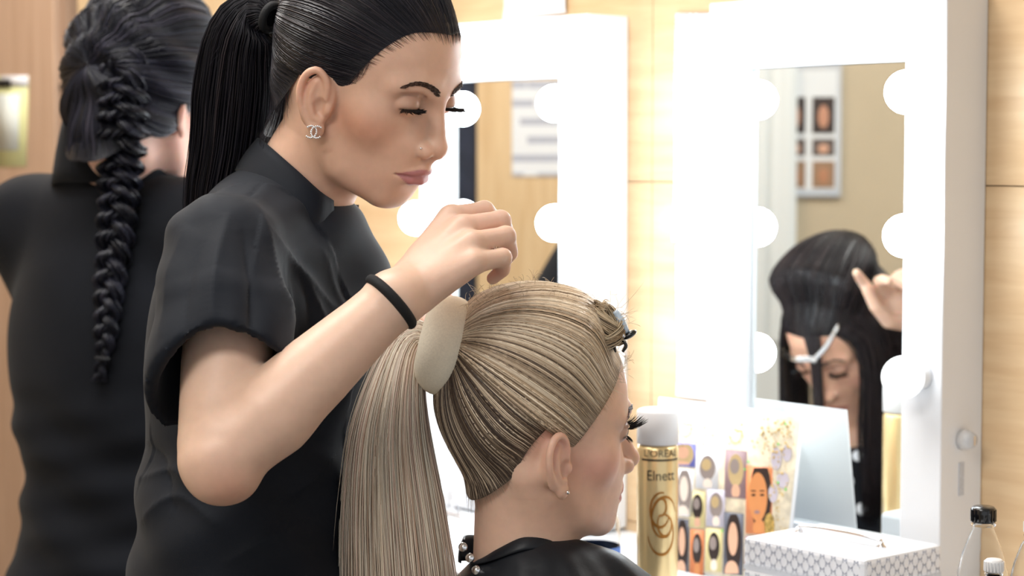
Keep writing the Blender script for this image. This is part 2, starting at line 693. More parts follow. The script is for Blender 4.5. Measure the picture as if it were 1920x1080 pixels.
def vanity_mirror(t0, label, off_bulb=None):
    W, Hb, Ht = .396, SHELF_Z + .004, 1.612
    root = thing('vanity_mirror', label, 'mirror', tuple(WL(t0 + W / 2, -WALL_D / 2, Hb)), 'lit mirrors on the wood wall')
    b = .062
    bt, bb = .090, .075
    D = WALL_D
    f = .012
    # frame boards
    wbox('frame_side', t0, t0 + b, -D + .001, 0, Hb, Ht, M_WHITE, root, .002)
    wbox('frame_side', t0 + W - b - .008, t0 + W, -D + .001, 0, Hb, Ht, M_WHITE, root, .002)
    wbox('frame_top', t0 + b + .0005, t0 + W - b - .0085, -D + .001, 0, Ht - bt, Ht, M_WHITE, root, .002)
    wbox('frame_bottom', t0 + b + .0005, t0 + W - b - .0085, -D + .001, 0, Hb, Hb + bb, M_WHITE, root, .002)
    wbox('mirror_glass', t0 + b + .001, t0 + W - b - .009, -D + .002, -f, Hb + bb + .001, Ht - bt - .001, M_MIRROR, root)
    out = -NV
    i = 0
    for tt in (t0 + .031, t0 + W - .036):
        for zz in (1.135, 1.308, 1.482):
            i += 1
            globe('bulb', WL(tt, 0, zz), out, .0265, M_BULB_OFF if i == off_bulb else M_BULB, root)
    for tt in (t0 + .135, t0 + .285):
        globe('bulb', WL(tt, 0, 1.568), out, .0265, M_BULB, root)
    return root


vm1 = vanity_mirror(0.0, 'white framed vanity mirror with glowing bulbs reflecting a dark-haired client, at right', 1)
vm2 = vanity_mirror(.640, 'white framed vanity mirror with glowing bulbs behind the stylist\'s raised hand', None)
# dimmer knob and rating label on the near side of the right mirror
kp = WL(-.001, -.042, 1.055)
kn = lathe('dimmer_knob', kp, [(0, 0), (.013, 0), (.013, .004), (.011, .012), (.009, .016), (0, .017)], pbr('clear_knob', (.9, .92, .95), .12, trans=.5), vm1, 24, -UV)
bm_obj('pointer', bm_box(kp - UV * .0175, .001, .003, .011, (UV, NV, ZV)), M_SILVER, kn)
lb = on_plane_s(1803, 888, -.03)
wbox('rating_label', -.0012, -.0002, -.036, -.046, .985, 1.026, print_lines('label_print', tuple(ZV), tuple(NV), .002, (.45, .46, .5), (.62, .65, .7), .5, 400), vm1)

# ---- worktop under the mirrors
wt = wbox('worktop', -.9, 1.45, -WALL_D, .30, SHELF_Z - .035, SHELF_Z, M_WHITE, None, .003)
tag(wt, 'white worktop running under the two lit mirrors', 'worktop')
bk = thing('storage_cabinet', 'white storage cabinet under the worktop', 'cabinet', tuple(WL(.275, .08, 0)))
wbox('carcass', -.85, 1.40, -WALL_D, .22, 0.0, SHELF_Z - .036, M_WHITE, bk)
for k in range(4):
    a = -.84 + k * .56
    dr = wbox('door', a, a + .55, .221, .238, .08, SHELF_Z - .05, M_WHITEPL, bk, .002)
    wbox('handle', a + .47, a + .50, .238, .256, .55, .67, M_SILVER, dr, .003)


# ---- papers on the mirror wall
def sheet(name, pxs, s, mat, label, cat='notice', curl=.004, nu=10, nv=14):
    """sheet of paper hanging on the wall, corners by pixel (tl,tr,br,bl) on the plane at offset s"""
    c = [on_plane_s(x, y, s) for x, y in pxs]
    u = np.linspace(0, 1, nu)[:, None, None]
    v = np.linspace(0, 1, nv)[None, :, None]
    V = (c[0] * (1 - u) + c[1] * u) * (1 - v) + (c[3] * (1 - u) + c[2] * u) * v
    wave = curl * (.5 + .5 * np.sin(v * 7 + u * 2.4)) * (.3 + v)
    V = V - NV * wave
    V2 = V + NV * .0006
    n = nu * nv
    F = grid_faces(nu, nv)
    o = mesh_np(name, np.vstack([V.reshape(-1, 3), V2.reshape(-1, 3)]), np.vstack([F, F[:, ::-1] + n]), mat)
    return tag(o, label, cat)


SW = -WALL_D + .003
M_PRINT = print_lines('printed_sheet', tuple(UV), (0, 0, 1), .0062, (.46, .48, .55), (.80, .83, .90), .5, 160)
M_PRINT2 = print_lines('printed_sheet_sparse', tuple(UV), (0, 0, 1), .0085, (.5, .52, .58), (.82, .85, .91), .4, 120)
sheet('printed_notice', [(1267, 25), (1345, 24), (1345, 462), (1263, 452)], SW, M_PRINT, 'long white printed sheet pinned beside the right mirror, upper one')
sheet('printed_notice', [(1268, 458), (1345, 466), (1345, 752), (1271, 742)], SW, M_PRINT2, 'lower white printed sheet beside the right mirror, above the collage board')
sheet('blank_notice', [(944, -60), (1062, -60), (1063, 24), (946, 38)], SW, M_PAPER, 'plain white sheet pinned above the far lit mirror')

# ---- tall cupboards and leaflets at the far left end of the mirror wall


def t_of(px, s):
    return wl_of(on_plane_s(px, 300, s))[0]


tA, tB = t_of(452, -.02), t_of(147, -.02)
cb = thing('tall_cupboard', 'tall pale maple cupboard door behind the braided stylist', 'cupboard', tuple(WL((tA + tB) / 2, -.05, 0)))
wbox('carcass', tA, tB, -WALL_D, -.042, 0, 2.3, M_WOOD_V, cb)
wbox('door', tA + .004, tB - .004, -.041, -.02, .05, 2.28, M_WOOD_V, cb, .002)
tC, tD = t_of(105, -.02), t_of(-260, -.02)
cb2 = thing('tall_cupboard', 'tall pinkish beech cupboard at the left edge with a leaflet on it', 'cupboard', tuple(WL((tC + tD) / 2, -.05, 0)))
wbox('carcass', tC, tD, -WALL_D, -.042, 0, 2.3, M_WOOD_PINK, cb2)
wbox('door', tC + .003, tD - .004, -.041, -.02, .05, 2.28, M_WOOD_PINK, cb2, .002)
rs = thing('shelf_recess', 'narrow dark open shelf between the two tall cupboards', 'shelf', tuple(WL((tB + tC) / 2, -.06, 0)))
wbox('back_panel', tB + .001, tC - .001, -WALL_D + .001, -WALL_D + .008, 0, 2.3, M_DARK, rs)
zsh = on_plane_s(125, 158, -.05)[2]
for k in range(-2, 3):
    wbox('shelf_board', tB + .001, tC - .001, -WALL_D + .0085, -.03, zsh - .012 + k * .30, zsh + k * .30, M_DARK, rs)
rb = sphere_obj('cotton_roll', WL((tB + tC) / 2, -.054, zsh + .0285), .028, M_PAPER, None, 20, 12, squash=(.7, .8, 1.0))
tag(rb, 'crumpled white roll on the dark shelf between cupboards', 'roll')
for k, (dz, col) in enumerate(((.09, (60, 40, 34)), (-.07, (92, 60, 40)))):
    pass
# pale post and white box beyond the cupboard
tE = t_of(470, -.02)
pp = wbox('upright_post', tE, tA - .001, -WALL_D, -.026, 0, 2.3, M_WOOD, None, .002)
tag(pp, 'narrow pale wooden post beside the maple cupboard', 'post')
sheet('poster', [(486, -60), (534, -60), (534, 22), (487, 26)], -WALL_D + .0025, M_PAPER, 'white poster corner above the stylist\'s ponytail', 'poster')

M_LEAF = pbr('leaflet_yellow', srgb(226, 226, 168), .5, noise=(9, .06))
M_LEAFG = pbr('leaflet_green', srgb(196, 208, 60), .5, noise=(9, .12))


def leaflet(px, s, mats, label):
    c = [on_plane_s(x, y, s) for x, y in px]
    root = thing('leaflet', label, 'leaflet', tuple((c[2] + c[3]) / 2))

    def quad(nm, a, b, e, f, off, mat):
        q = [(c[0] * (1 - u) + c[1] * u) * (1 - v) + (c[3] * (1 - u) + c[2] * u) * v for u, v in ((a, e), (b, e), (b, f), (a, f))]
        V = np.array([p - NV * off for p in q] + [p - NV * (off - .0008) for p in q])
        mesh_np(nm, V, [(0, 1, 2, 3), (7, 6, 5, 4), (0, 4, 5, 1), (1, 5, 6, 2), (2, 6, 7, 3), (3, 7, 4, 0)], mat, root, False)
    for i, (nm, a, b, e, f, mat) in enumerate(mats):
        quad(nm, a, b, e, f, .0012 + .001 * i, mat)
    return root


leaflet([(-40, 142), (54, 142), (50, 312), (-40, 314)], -.02,
        [('sheet', 0, 1, 0, 1, M_LEAF), ('white_corner', .45, 1, 0, .12, M_PAPER), ('picture', .3, .85, .2, .82, pbr('leaflet_silver', srgb(226, 232, 228), .3)),
         ('heading', .2, .68, .04, .13, M_BLACKINK)], 'yellow leaflet with a silver picture on the left cupboard')
leaflet([(296, 238), (352, 236), (350, 326), (296, 328)], -.02,
        [('sheet', 0, 1, 0, 1, M_PAPER), ('picture', 0, .86, .06, .88, M_LEAFG)], 'yellow-green leaflet with white border behind the braided stylist\'s ear')


# ---- what the mirrors show on the left wall
def mirror_hit(px, py, x=LEFT_X):
    g = on_plane_s(px, py, -.012)
    d = g - CAM
    d = d - 2 * (d @ NV) * NV
    return g + d * ((x - g[0]) / d[0])


def left_quad(name, px4, x_off, mat, parent=None, th=.004):
    V = np.array([mirror_hit(a, b, LEFT_X + x_off) for a, b in px4])
    y0, y1 = (V[0, 1] + V[3, 1]) / 2, (V[1, 1] + V[2, 1]) / 2
    z1, z0 = (V[0, 2] + V[1, 2]) / 2, (V[2, 2] + V[3, 2]) / 2
    return bm_obj(name, bm_box((LEFT_X + x_off - th / 2, (y0 + y1) / 2, (z0 + z1) / 2), th, abs(y1 - y0), abs(z1 - z0)), mat, parent)


def left_rect(px0, py0, px1, py1):
    return [(px0, py0), (px1, py0), (px1, py1), (px0, py1)]


# silver photo board with portraits
root = thing('photo_board', 'silver framed board of six portrait photos seen in the right mirror', 'picture', tuple(mirror_hit(1520, 368)))
left_quad('frame', left_rect(1440, 118, 1577, 368), .012, pbr('brushed_silver', (.55, .58, .62), .35, .8), root, .012)
left_quad('mount', left_rect(1448, 132, 1569, 356), .014, pbr('mount_white', (.72, .75, .78), .6), root, .002)
M_PSKIN = [pbr('photo_skin_%d' % i, srgb(*c), .5) for i, c in enumerate(((190, 140, 115), (205, 160, 135), (175, 125, 95)))]
M_PBG = [pbr('photo_ground_%d' % i, srgb(*c), .5) for i, c in enumerate(((60, 50, 48), (96, 84, 80), (150, 120, 95)))]
k = 0
for (x0, x1) in ((1472, 1510), (1523, 1565)):
    for (y0, y1) in ((182, 250), (260, 292), (302, 352)):
        ph = left_quad('photo', left_rect(x0, y0, x1, y1), .0155, M_PBG[k % 3], root, .001)
        cx, cy = (x0 + x1) / 2, (y0 + y1) / 2 + 3
        a = mirror_hit(cx, cy, LEFT_X + .0158)
        b1 = mirror_hit(x1, cy, LEFT_X + .0158)
        b2 = mirror_hit(cx, y1, LEFT_X + .0158)
        sphere_obj('face', a, 1.0, M_PSKIN[k % 3], ph, 18, 8, squash=(.0006, abs(b1 - a)[1] * .5, abs(b2 - a)[2] * .7))
        k += 1
# white door and its casing
root = struct(left_quad('door_1', left_rect(1380, -160, 1490, 1500), .03, pbr('door_white', (.74, .78, .79), .45, noise=((2, 60, 1), .05)), None, .03))
for (a, b) in ((1398, 1436), (1446, 1484)):
    left_quad('door_panel', left_rect(a, 60, b, 640), .036, MATS['door_white'], root, .006)
# wood partition with a notice seen in the far mirror
pw = left_quad('wall_partition', left_rect(895, -400, 1110, 1700), .05, M_WOOD_V, None, .05)
struct(pw)
pd = left_quad('trim_1', left_rect(820, -400, 893, 1700), .03, pbr('dark_blue_curtain', srgb(38, 46, 66), .7, noise=(20, .2)), None, .03)
struct(pd)
nt_ = left_quad('notice', left_rect(960, 150, 1052, 330), .053, print_lines('notice_print', (0, 1, 0), (0, 0, 1), .045, (.45, .48, .58), (.78, .82, .88), .4, 22), None, .002)
tag(nt_, 'white notice on the wood partition seen in the far mirror', 'notice')

# ------------------------------------------------------------------ people: shared anatomy
def smin(a, b, k):
    h = np.maximum(k - np.abs(a - b), 0) / k
    return np.minimum(a, b) - h * h * k * .25


def ell_sd(p, c, r):
    q = (p - np.asarray(c)) / np.asarray(r)
    k0 = np.sqrt((q * q).sum(-1)) + 1e-9
    q = q / np.asarray(r)
    return k0 * (k0 - 1) / (np.sqrt((q * q).sum(-1)) + 1e-9)


def cone_sd(p, a, b, r1, r2):
    a, b = np.asarray(a, float), np.asarray(b, float)
    ba = b - a
    t = np.clip(((p - a) @ ba) / (ba @ ba), 0, 1)
    return np.sqrt(((p - a - t[..., None] * ba) ** 2).sum(-1)) - (r1 + (r2 - r1) * t)


CRAN = ((0, -.007, .026), (.0735, .0890, .084))
FORE = ((0, .026, .028), (.061, .064, .066))


def skull_sd(p, neck=((0, -.028, -.05), (0, -.04, -.16), .056, .054)):
    d = smin(ell_sd(p, *CRAN), ell_sd(p, *FORE), .02)
    return smin(d, cone_sd(p, *neck), .03)


HC = np.array([0, -.012, .018])


def skull_r(dirs, sd=skull_sd):
    """distance from the head centre to the skull surface along unit directions (local frame)"""
    lo = np.full(dirs.shape[:-1], .03)
    hi = np.full(dirs.shape[:-1], .20)
    for _ in range(26):
        m = (lo + hi) / 2
        i = sd(HC + dirs * m[..., None]) < 0
        lo = np.where(i, m, lo)
        hi = np.where(i, hi, m)
    return lo


def face(sc, lid=-.001, chin=0.0, ear=(0.0, 0.0), nose=0.0):
    """sculpt a woman's head in the sculpt's current frame (eye line z=0, nose towards +y)"""
    sc.ell(*CRAN, k=.0)
    sc.ell(*FORE, k=.02)
    sc.ell((0, .034, -.032), (.0585, .052, .07), k=.02)
    for s in (1, -1):
        sc.ell((s * .040, .048, -.030), (.022, .022, .024), k=.02)              # cheek
        sc.chain([(s * .047, .008, -.058), (s * .041, .036 + chin * .5, -.084), (s * .016, .072 + chin, -.099)], [.018, .0165, .0145], k=.022)   # jaw
    sc.ell((0, .036 + chin * .6, -.074), (.044, .048, .034), k=.025)
    sc.ell((0, .0755 + chin, -.0985 + chin * .35), (.019, .0140, .0135), k=.016)                    # chin
    sc.ell((0, .068, -.069), (.029, .0275, .024), k=.02)                        # muzzle
    for s in (1, -1):
        sc.ell((s * .033, .099, -.001), (.016, .020, .0125), k=.016, sub=True)   # socket
        sc.chain([(s * .010, .0855, .013), (s * .028, .0835, .017), (s * .046, .068, .011)], [.006, .0065, .006], k=.016)     # brow
    # nose
    for s in (1, -1):
        sc.chain([(s * .007, .078, -.006), (s * .013, .083, -.042)], [.0085, .0095], k=.010)
    sc.ell((0, .064, -.046), (.036, .030, .026), k=.015)
    sc.chain([(0, .0865, .006), (0, .0945, -.012), (0, .1075 - nose, -.036)], [.0072, .0068, .0088], k=.011)
    sc.ell((0, .1085 - nose, -.0395), (.0098, .0105, .0088), k=.006)
    for s in (1, -1):
        sc.ell((s * .0122, .0975, -.0445), (.0080, .0104, .0082), k=.0035)
    sc.chain([(0, .107, -.046), (0, .096, -.052)], [.0042, .005], k=.006)
    for s in (1, -1):
        sc.ell((s * .0075, .1005, -.0530), (.0042, .0072, .0050), k=.002, sub=True)
    # philtrum and lips
    sc.chain([(0, .0965, -.055), (0, .0955, -.063)], [.0055, .0055], k=.008)
    sc.chain([(-.0265, .0800, -.0735), (-.0125, .0930, -.0690), (-.004, .0970, -.0668), (.004, .0970, -.0668), (.0125, .0930, -.0690), (.0265, .0800, -.0735)],
             [.0026, .0050, .0054, .0054, .0050, .0026], k=.0035)
    sc.chain([(-.0240, .0795, -.0755), (-.0115, .0920, -.0785), (0, .0948, -.0797), (.0115, .0920, -.0785), (.0240, .0795, -.0755)],
             [.0025, .0056, .0063, .0056, .0025], k=.0035)
    sc.chain([(-.028, .0815, -.0740), (-.0135, .0978, -.0732), (0, .1030, -.0728), (.0135, .0978, -.0732), (.028, .0815, -.0740)], [.0010, .0013, .0014, .0013, .0010], k=.002, sub=True)
    sc.ell((0, .0995 + chin * .35, -.0885), (.016, .0065, .0045), k=.010, sub=True)           # chin crease
    # eyes and lids
    for s in (1, -1):
        c = (s * .0315, .0735, -.003)
        sc.ell(c, (.0128, .0125, .0122), k=.003)
        cz, cy = c[2], c[1]
        lidfn = (lambda q, cz=cz, cy=cy: -((q[..., 2] - cz) - lid - 0.25 * (q[..., 1] - cy - .012)).astype(np.float32))
        sc.ell(c, (.0142, .0140, .0136), k=.0012, clip=lidfn)
        lowfn = (lambda q, cz=cz: ((q[..., 2] - cz) + .0062).astype(np.float32))
        sc.ell(c, (.0140, .0136, .0134), k=.002, clip=lowfn)
        sc.chain([(s * .0215, .0860, .0075), (s * .031, .0875, .0095), (s * .045, .0765, .0060)], .0011, k=.003, sub=True)
    # ears
    for s in (1, -1):
        a = math.radians(24)
        o = np.array([.0695, .007 + ear[0], -.025 + ear[1]])
        bv = np.array([math.sin(a), -math.cos(a), 0.0])
        nv = np.array([math.cos(a), math.sin(a), 0.0])
        tl = math.radians(10)

        def E(b, z, n=0.0):
            b2, z2 = b * math.cos(tl) + z * math.sin(tl), z * math.cos(tl) - b * math.sin(tl)
            q = o + bv * b2 + nv * n + np.array([0, 0, z2])
            return (s * q[0], q[1], q[2])
        rot = np.stack([bv, nv, [0, 0, 1]], 1)
        if s < 0:
            rot = rot * np.array([[-1], [1], [1]])
        sc.ell(E(.016, 0, -.001), (.0165, .0042, .0275), k=.004, rot=rot)
        sc.ell(E(.012, .002, -.008), (.014, .0095, .026), k=.006, rot=rot)
        hx = [E(.007, .002, .003), E(.006, .014, .003), E(.009, .024, .003), E(.017, .0305, .003), E(.026, .027, .003), E(.0315, .017, .003), E(.0325, .004, .003),
              E(.029, -.008, .002), E(.0225, -.019, .001), E(.016, -.0265, .001)]
        hr = [.0026, .0032, .0036, .0038, .0038, .0037, .0036, .0034, .0036, .004]
        sc.chain(catmull(hx, 26), np.interp(np.linspace(0, 1, 26), np.linspace(0, 1, 10), hr), k=.003)
        sc.ell(E(.0125, -.0275, .001), (.0075, .0042, .0085), k=.005, rot=rot)
        sc.ell(E(.0205, .008, .0062), (.0075, .0032, .014), k=.003, sub=True, rot=rot)
        sc.ell(E(.0125, -.006, .0045), (.0068, .0052, .0105), k=.003, sub=True, rot=rot)
        sc.chain([E(.018, .018, .0015), E(.0215, .008, .0025), E(.0215, -.004, .0025), E(.017, -.015, .0025), E(.010, -.018, .002)], [.0022, .0027, .003, .003, .0028], k=.003)
        sc.ell(E(.0035, -.0065, .0020), (.0034, .0032, .0055), k=.004, rot=rot)


def ear_point(s, b, z, n, ear=(0.0, 0.0)):
    a = math.radians(24)
    tl = math.radians(10)
    o = np.array([.0695, .007 + ear[0], -.025 + ear[1]])
    bv = np.array([math.sin(a), -math.cos(a), 0.0])
    nv = np.array([math.cos(a), math.sin(a), 0.0])
    b2, z2 = b * math.cos(tl) + z * math.sin(tl), z * math.cos(tl) - b * math.sin(tl)
    q = o + bv * b2 + nv * n + np.array([0, 0, z2])
    q[0] *= s
    return q


def gauss(p, c, r):
    return np.exp(-(((p - np.asarray(c)) / np.asarray(r)) ** 2).sum(-1))


def face_colors(p, base, blush, lips, shade, shadow, liner=-.004):
    """make-up and skin tone over the head, p in the head's frame"""
    col = np.tile(np.asarray(base), (len(p), 1))

    def mix(m, c):
        nonlocal col
        m = np.clip(m, 0, 1)[:, None]
        col = col * (1 - m) + np.asarray(c) * m
    for s in (1, -1):
        mix(.62 * gauss(p, (s * .054, .045, -.036), (.024, .034, .018)), blush)
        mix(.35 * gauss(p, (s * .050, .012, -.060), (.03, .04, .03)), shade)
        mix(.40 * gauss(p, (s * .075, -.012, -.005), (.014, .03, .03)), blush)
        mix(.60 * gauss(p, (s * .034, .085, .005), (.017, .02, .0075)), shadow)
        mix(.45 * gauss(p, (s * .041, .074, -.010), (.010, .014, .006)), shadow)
        c = np.array([s * .0315, .0735, -.003])
        q = p - c
        zl = liner + .25 * (q[:, 1] - .012)
        on = np.exp(-((q[:, 2] - zl) / .0013) ** 2) * (np.abs(np.linalg.norm(q, axis=1) - .0138) < .0030) * S(q[:, 1], .001, .005)
        mix(.9 * on, np.array(srgb(22, 18, 20)))
    zline = -.0733
    ax = np.abs(p[:, 0])
    top = zline + .0104 * np.clip(1 - (ax / .0280) ** 2, 0, 1) - .0020 * np.exp(-(ax / .003) ** 2)
    bot = zline - .0122 * np.clip(1 - (ax / .0270) ** 2, 0, 1)
    m = S(p[:, 2], bot - .0008, bot + .0008) * (1 - S(p[:, 2], top - .0008, top + .0008)) * (ax < .0280) * S(p[:, 1], .074, .080)
    mix(m * .92, lips)
    return col


def lash_paths(F, s, rng, lid, n=34, length=.010, down=-.25, curl=.006, row='upper'):
    c = np.array([s * .0315, .0735, -.003])
    ph = np.radians(np.linspace(-52, 62, n)) + rng.normal(0, .02, n)
    out = []
    for i, a in enumerate(ph):
        x = math.sin(a) * s
        y = math.cos(a)
        r = .0142
        pr = c + np.array([x * r, y * r, 0])
        if row == 'upper':
            z = lid + .25 * (pr[1] - c[1] - .012)
        else:
            z = -.0060
        rr = math.sqrt(max(r * r - z * z, 1e-6))
        p0 = c + np.array([x * rr, y * rr, z])
        d = nrm(np.array([x * .9 + s * .25, y, down + rng.normal(0, .08)]))
        L = length * (.65 + .55 * np.clip((a + .9) / 1.9, 0, 1)) * rng.uniform(.85, 1.1)
        t = np.linspace(0, 1, 5)[:, None]
        pts = p0 + d * L * t + np.array([0, 0, 1.0]) * curl * t ** 2 * (1 if row == 'upper' else -.6)
        out.append(pts)
    out = np.array(out)
    return F.w(out)


def brow_paths(F, s, rng, arch, n=150, length=.008):
    pts = catmull([(s * a, 0, b) for a, b in arch], 60)
    out = []
    for i in range(n):
        t = rng.uniform(0, 1)
        q = pts[int(t * 59)].copy()
        w = .0038 * (1 - .80 * t) * min(1, .65 + 4 * t)
        q[2] += rng.uniform(-w, w)
        dirv = nrm(np.array([s * (1.0), 0, .45 - .95 * t]))
        L = length * rng.uniform(.6, 1)
        tt = np.linspace(-.5, .5, 4)[:, None]
        out.append(q + dirv * L * tt)
    out = np.array(out)
    return out


def project_y(sd_sc, F, pts, off=.0004):
    """push local points along +y onto a sculpt's surface (search from the front)"""
    ys = np.linspace(.125, .03, 160)
    res = pts.copy()
    flat = res.reshape(-1, 3)
    for q in flat:
        line = np.stack([np.full(160, q[0]), ys, np.full(160, q[2])], 1)
        w = (F.w(line) - sd_sc.lo) / sd_sc.h
        i = np.clip(np.round(w).astype(int), 0, np.array(sd_sc.n) - 1)
        v = sd_sc.v[i[:, 0], i[:, 1], i[:, 2]]
        k = np.argmax(v < .0006)
        q[1] = ys[k] + off
    return res


# ------------------------------------------------------------------ hair
def ring_interp(ring, u):
    """closed polyline (M,3), u in [0,1)"""
    R = np.vstack([ring, ring[:1]])
    L = np.concatenate([[0], np.cumsum(np.linalg.norm(np.diff(R, axis=0), axis=1))])
    x = (np.asarray(u) % 1.0) * L[-1]
    return np.stack([np.interp(x, L, R[:, i]) for i in range(3)], -1)


def mirror_ring(half):
    """half ring from the forehead centre (x=0) round the right side to the nape centre -> closed ring"""
    half = catmull(half, 60)
    other = half[1:-1][::-1] * np.array([-1, 1, 1])
    return np.vstack([half, other])


def slerp(a, b, t):
    om = np.arccos(np.clip((a * b).sum(-1), -1, 1))[..., None]
    so = np.sin(om) + 1e-9
    return np.sin((1 - t) * om) / so * a + np.sin(t * om) / so * b


def slick_paths(ring, base, u, nv, thick, t0=0.0, t1=1.0, lift=None, sd=skull_sd, edge=0.0):
    """paths over the skull from the hairline to the tie; u (N,), t0 (N,) start fractions"""
    u = np.asarray(u, float)
    s = nrm(ring_interp(ring, u) - HC)
    e = nrm(np.asarray(base) - HC)
    t0 = np.broadcast_to(np.asarray(t0, float), u.shape)
    t1 = np.broadcast_to(np.asarray(t1, float), u.shape)
    T = t0[:, None] + (t1 - t0)[:, None] * np.linspace(0, 1, nv)[None]
    d = slerp(s[:, None, :], np.broadcast_to(e, s.shape)[:, None, :], T[..., None])
    r = skull_r(d, sd)
    off = .0006 + edge + thick(d) * S(T, 0, .35)
    if lift is not None:
        off = off + lift[:, None] * S(T, .02, .2)
    return HC + d * (r + off)[..., None], T


def strand_colors(N, K, sides, pal, rng, weights=None, tip=None):
    i = rng.choice(len(pal), N, p=weights)
    c = np.asarray(pal)[i] * rng.uniform(.8, 1.2, (N, 1))
    c = np.repeat(c[:, None, :], K, 1)
    if tip is not None:
        t = np.linspace(0, 1, K)[None, :, None]
        c = c * (1 - tip[1] * t) + np.asarray(tip[0]) * tip[1] * t
    return np.repeat(c.reshape(-1, 3), sides, 0)


def hair_obj(name, paths, r, pal, rng, mat, parent, weights=None, sides=3, taper=(1, 1), tip=None, kind=None):
    N, K, _ = paths.shape
    t = np.linspace(0, 1, K)
    prof = taper[0] + (taper[1] - taper[0]) * t
    prof = prof * np.minimum(1, .25 + 6 * t) * np.minimum(1, .15 + 6 * (1 - t))
    rr = np.broadcast_to(np.asarray(r, float).reshape(-1, 1), (N, 1)) * prof[None]
    V, F = tubes(paths, rr, sides)
    o = mesh_np(name, V, F, mat, parent, True, strand_colors(N, K, sides, pal, rng, weights, tip))
    if kind:
        o['kind'] = kind
    return o


def merge(parts):
    """[(V,Q,C)] -> one"""
    vs, qs, cs, n = [], [], [], 0
    for V, Q, C in parts:
        vs.append(V)
        qs.append(Q + n)
        cs.append(C)
        n += len(V)
    return np.vstack(vs), np.vstack(qs), np.vstack(cs)


def vnormals(V, Q):
    n = np.cross(V[Q[:, 2]] - V[Q[:, 0]], V[Q[:, 3]] - V[Q[:, 1]])
    N = np.zeros_like(V)
    for i in range(4):
        np.add.at(N, Q[:, i], n)
    return nrm(N)


def yawpitch(yaw, pitch):
    """yaw from +x towards +y, pitch up"""
    y, p = math.radians(yaw), math.radians(pitch)
    return np.array([math.cos(y) * math.cos(p), math.sin(y) * math.cos(p), math.sin(p)])


def up_roll(fwd, roll):
    f = nrm(fwd)
    x = nrm(np.cross(f, (0, 0, 1)))
    z = np.cross(x, f)
    a = math.radians(roll)
    return z * math.cos(a) + x * math.sin(a)

# ------------------------------------------------------------------ the stylist in the black tunic (foreground)
rng = np.random.default_rng(7)
fw = yawpitch(-30, -22)
FS = Frame(P(687, 134, 2.07), fw, up_roll(fw, 3), 1.05)
st = thing('person', 'stylist with dark ponytail in black tunic, raising her hand over the blonde bun', 'person', (-.26, 2.14, 0), 'people in the salon')

LID_S = -.0030
EAR_S = (.012, .0)
NB = P(530, 420, 2.14)                # neck base
c = FS.o
lo = np.minimum(FS.w((0, 0, 0)) - .135, NB - .10)
hi = FS.w((0, 0, 0)) + .145
sc = Sculpt(lo, hi, .0016).frame(FS)
face(sc, LID_S, -.009, EAR_S, .005)
sc.frame(WORLD)
sc.chain([FS.w((0, -.022, -.03)), FS.w((0, -.018, -.075)), NB], [.058, .053, .058], k=.022)
SC_ST = sc
V, Q = sc.mesh(1)
skinS = np.array(srgb(220, 180, 157))
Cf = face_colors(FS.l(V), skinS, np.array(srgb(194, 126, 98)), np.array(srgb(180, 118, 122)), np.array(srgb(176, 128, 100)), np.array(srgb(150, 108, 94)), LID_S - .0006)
parts = [(V, Q, Cf)]

# right arm and hand, torso under the tunic
SH = P(440, 478, 1.995)
EL = P(412, 862, 1.88)
WR = P(738, 563, 1.91)


def hand_R(sc):
    sc.frame(WORLD)
    mcp = [P(846, 409, 1.985), P(868, 428, 1.962), P(884, 457, 1.942), P(888, 492, 1.928)]
    pip = [P(908, 396, 2.005), P(938, 414, 1.985), P(948, 443, 1.962), P(942, 483, 1.944)]
    dip = [P(934, 418, 2.022), P(952, 447, 2.005), P(956, 474, 1.980), P(943, 505, 1.960)]
    tip = [P(930, 446, 2.034), P(938, 470, 2.018), P(940, 494, 1.996), P(924, 522, 1.972)]
    rr = [(.0125, .0100, .0086, .0072), (.0128, .0102, .0088, .0074), (.0122, .0098, .0084, .0070), (.0112, .0088, .0076, .0064)]
    wa = [P(770, 522, 1.945), P(776, 530, 1.938), P(782, 540, 1.930), P(786, 550, 1.925)]
    for i in range(4):
        sc.chain([WR, wa[i], mcp[i]], [.024, .019, rr[i][0] + .0012], k=.010)
    sc.chain([P(800, 500, 1.965), P(862, 462, 1.975)], [.020, .012], k=.012)
    for i in range(4):
        sc.chain([mcp[i], pip[i]], [rr[i][0], rr[i][1]], k=.0035)
        sc.chain([pip[i], dip[i], tip[i]], [rr[i][1], rr[i][2], rr[i][3]], k=.0015)
        sc.ball(pip[i], rr[i][1] + .0006, k=.003)
    sc.chain([P(768, 525, 1.955), P(812, 478, 2.005), P(868, 462, 2.03), P(910, 474, 2.035)], [.020, .015, .0105, .0085], k=.006)


lo = np.array([P(320, 0, 1.9)[0] - .02, 1.78, P(0, 945, 1.85)[2] - .02])
hi = np.array([P(975, 0, 2.05)[0] + .015, 2.10, P(0, 380, 1.95)[2] + .04])
sc = Sculpt(lo, hi, .0021).frame(WORLD)
ax = nrm(WR - EL)
perp = P(408 + 7, 868 + 8, 1.88) - P(408, 868, 1.88)
sc.chain([SH, SH * .45 + EL * .55, EL * .9 + SH * .1, EL], [.042, .0440, .041, .0365], k=.0)
sc.chain([EL, EL * .72 + WR * .28, EL * .45 + WR * .55, EL * .15 + WR * .85, WR], [.0370, .0410, .0365, .0295, .0275], k=.012)
sc.ell(P(424, 905, 1.875), (.024, .022, .016), k=.02)
sc.ell(EL * .7 + WR * .3 + perp * .8, (.03, .026, .03), k=.02)
hand_R(sc)
V, Q = sc.mesh(1)
skinA = np.array(srgb(220, 186, 165))
Ca = np.tile(skinA, (len(V), 1))
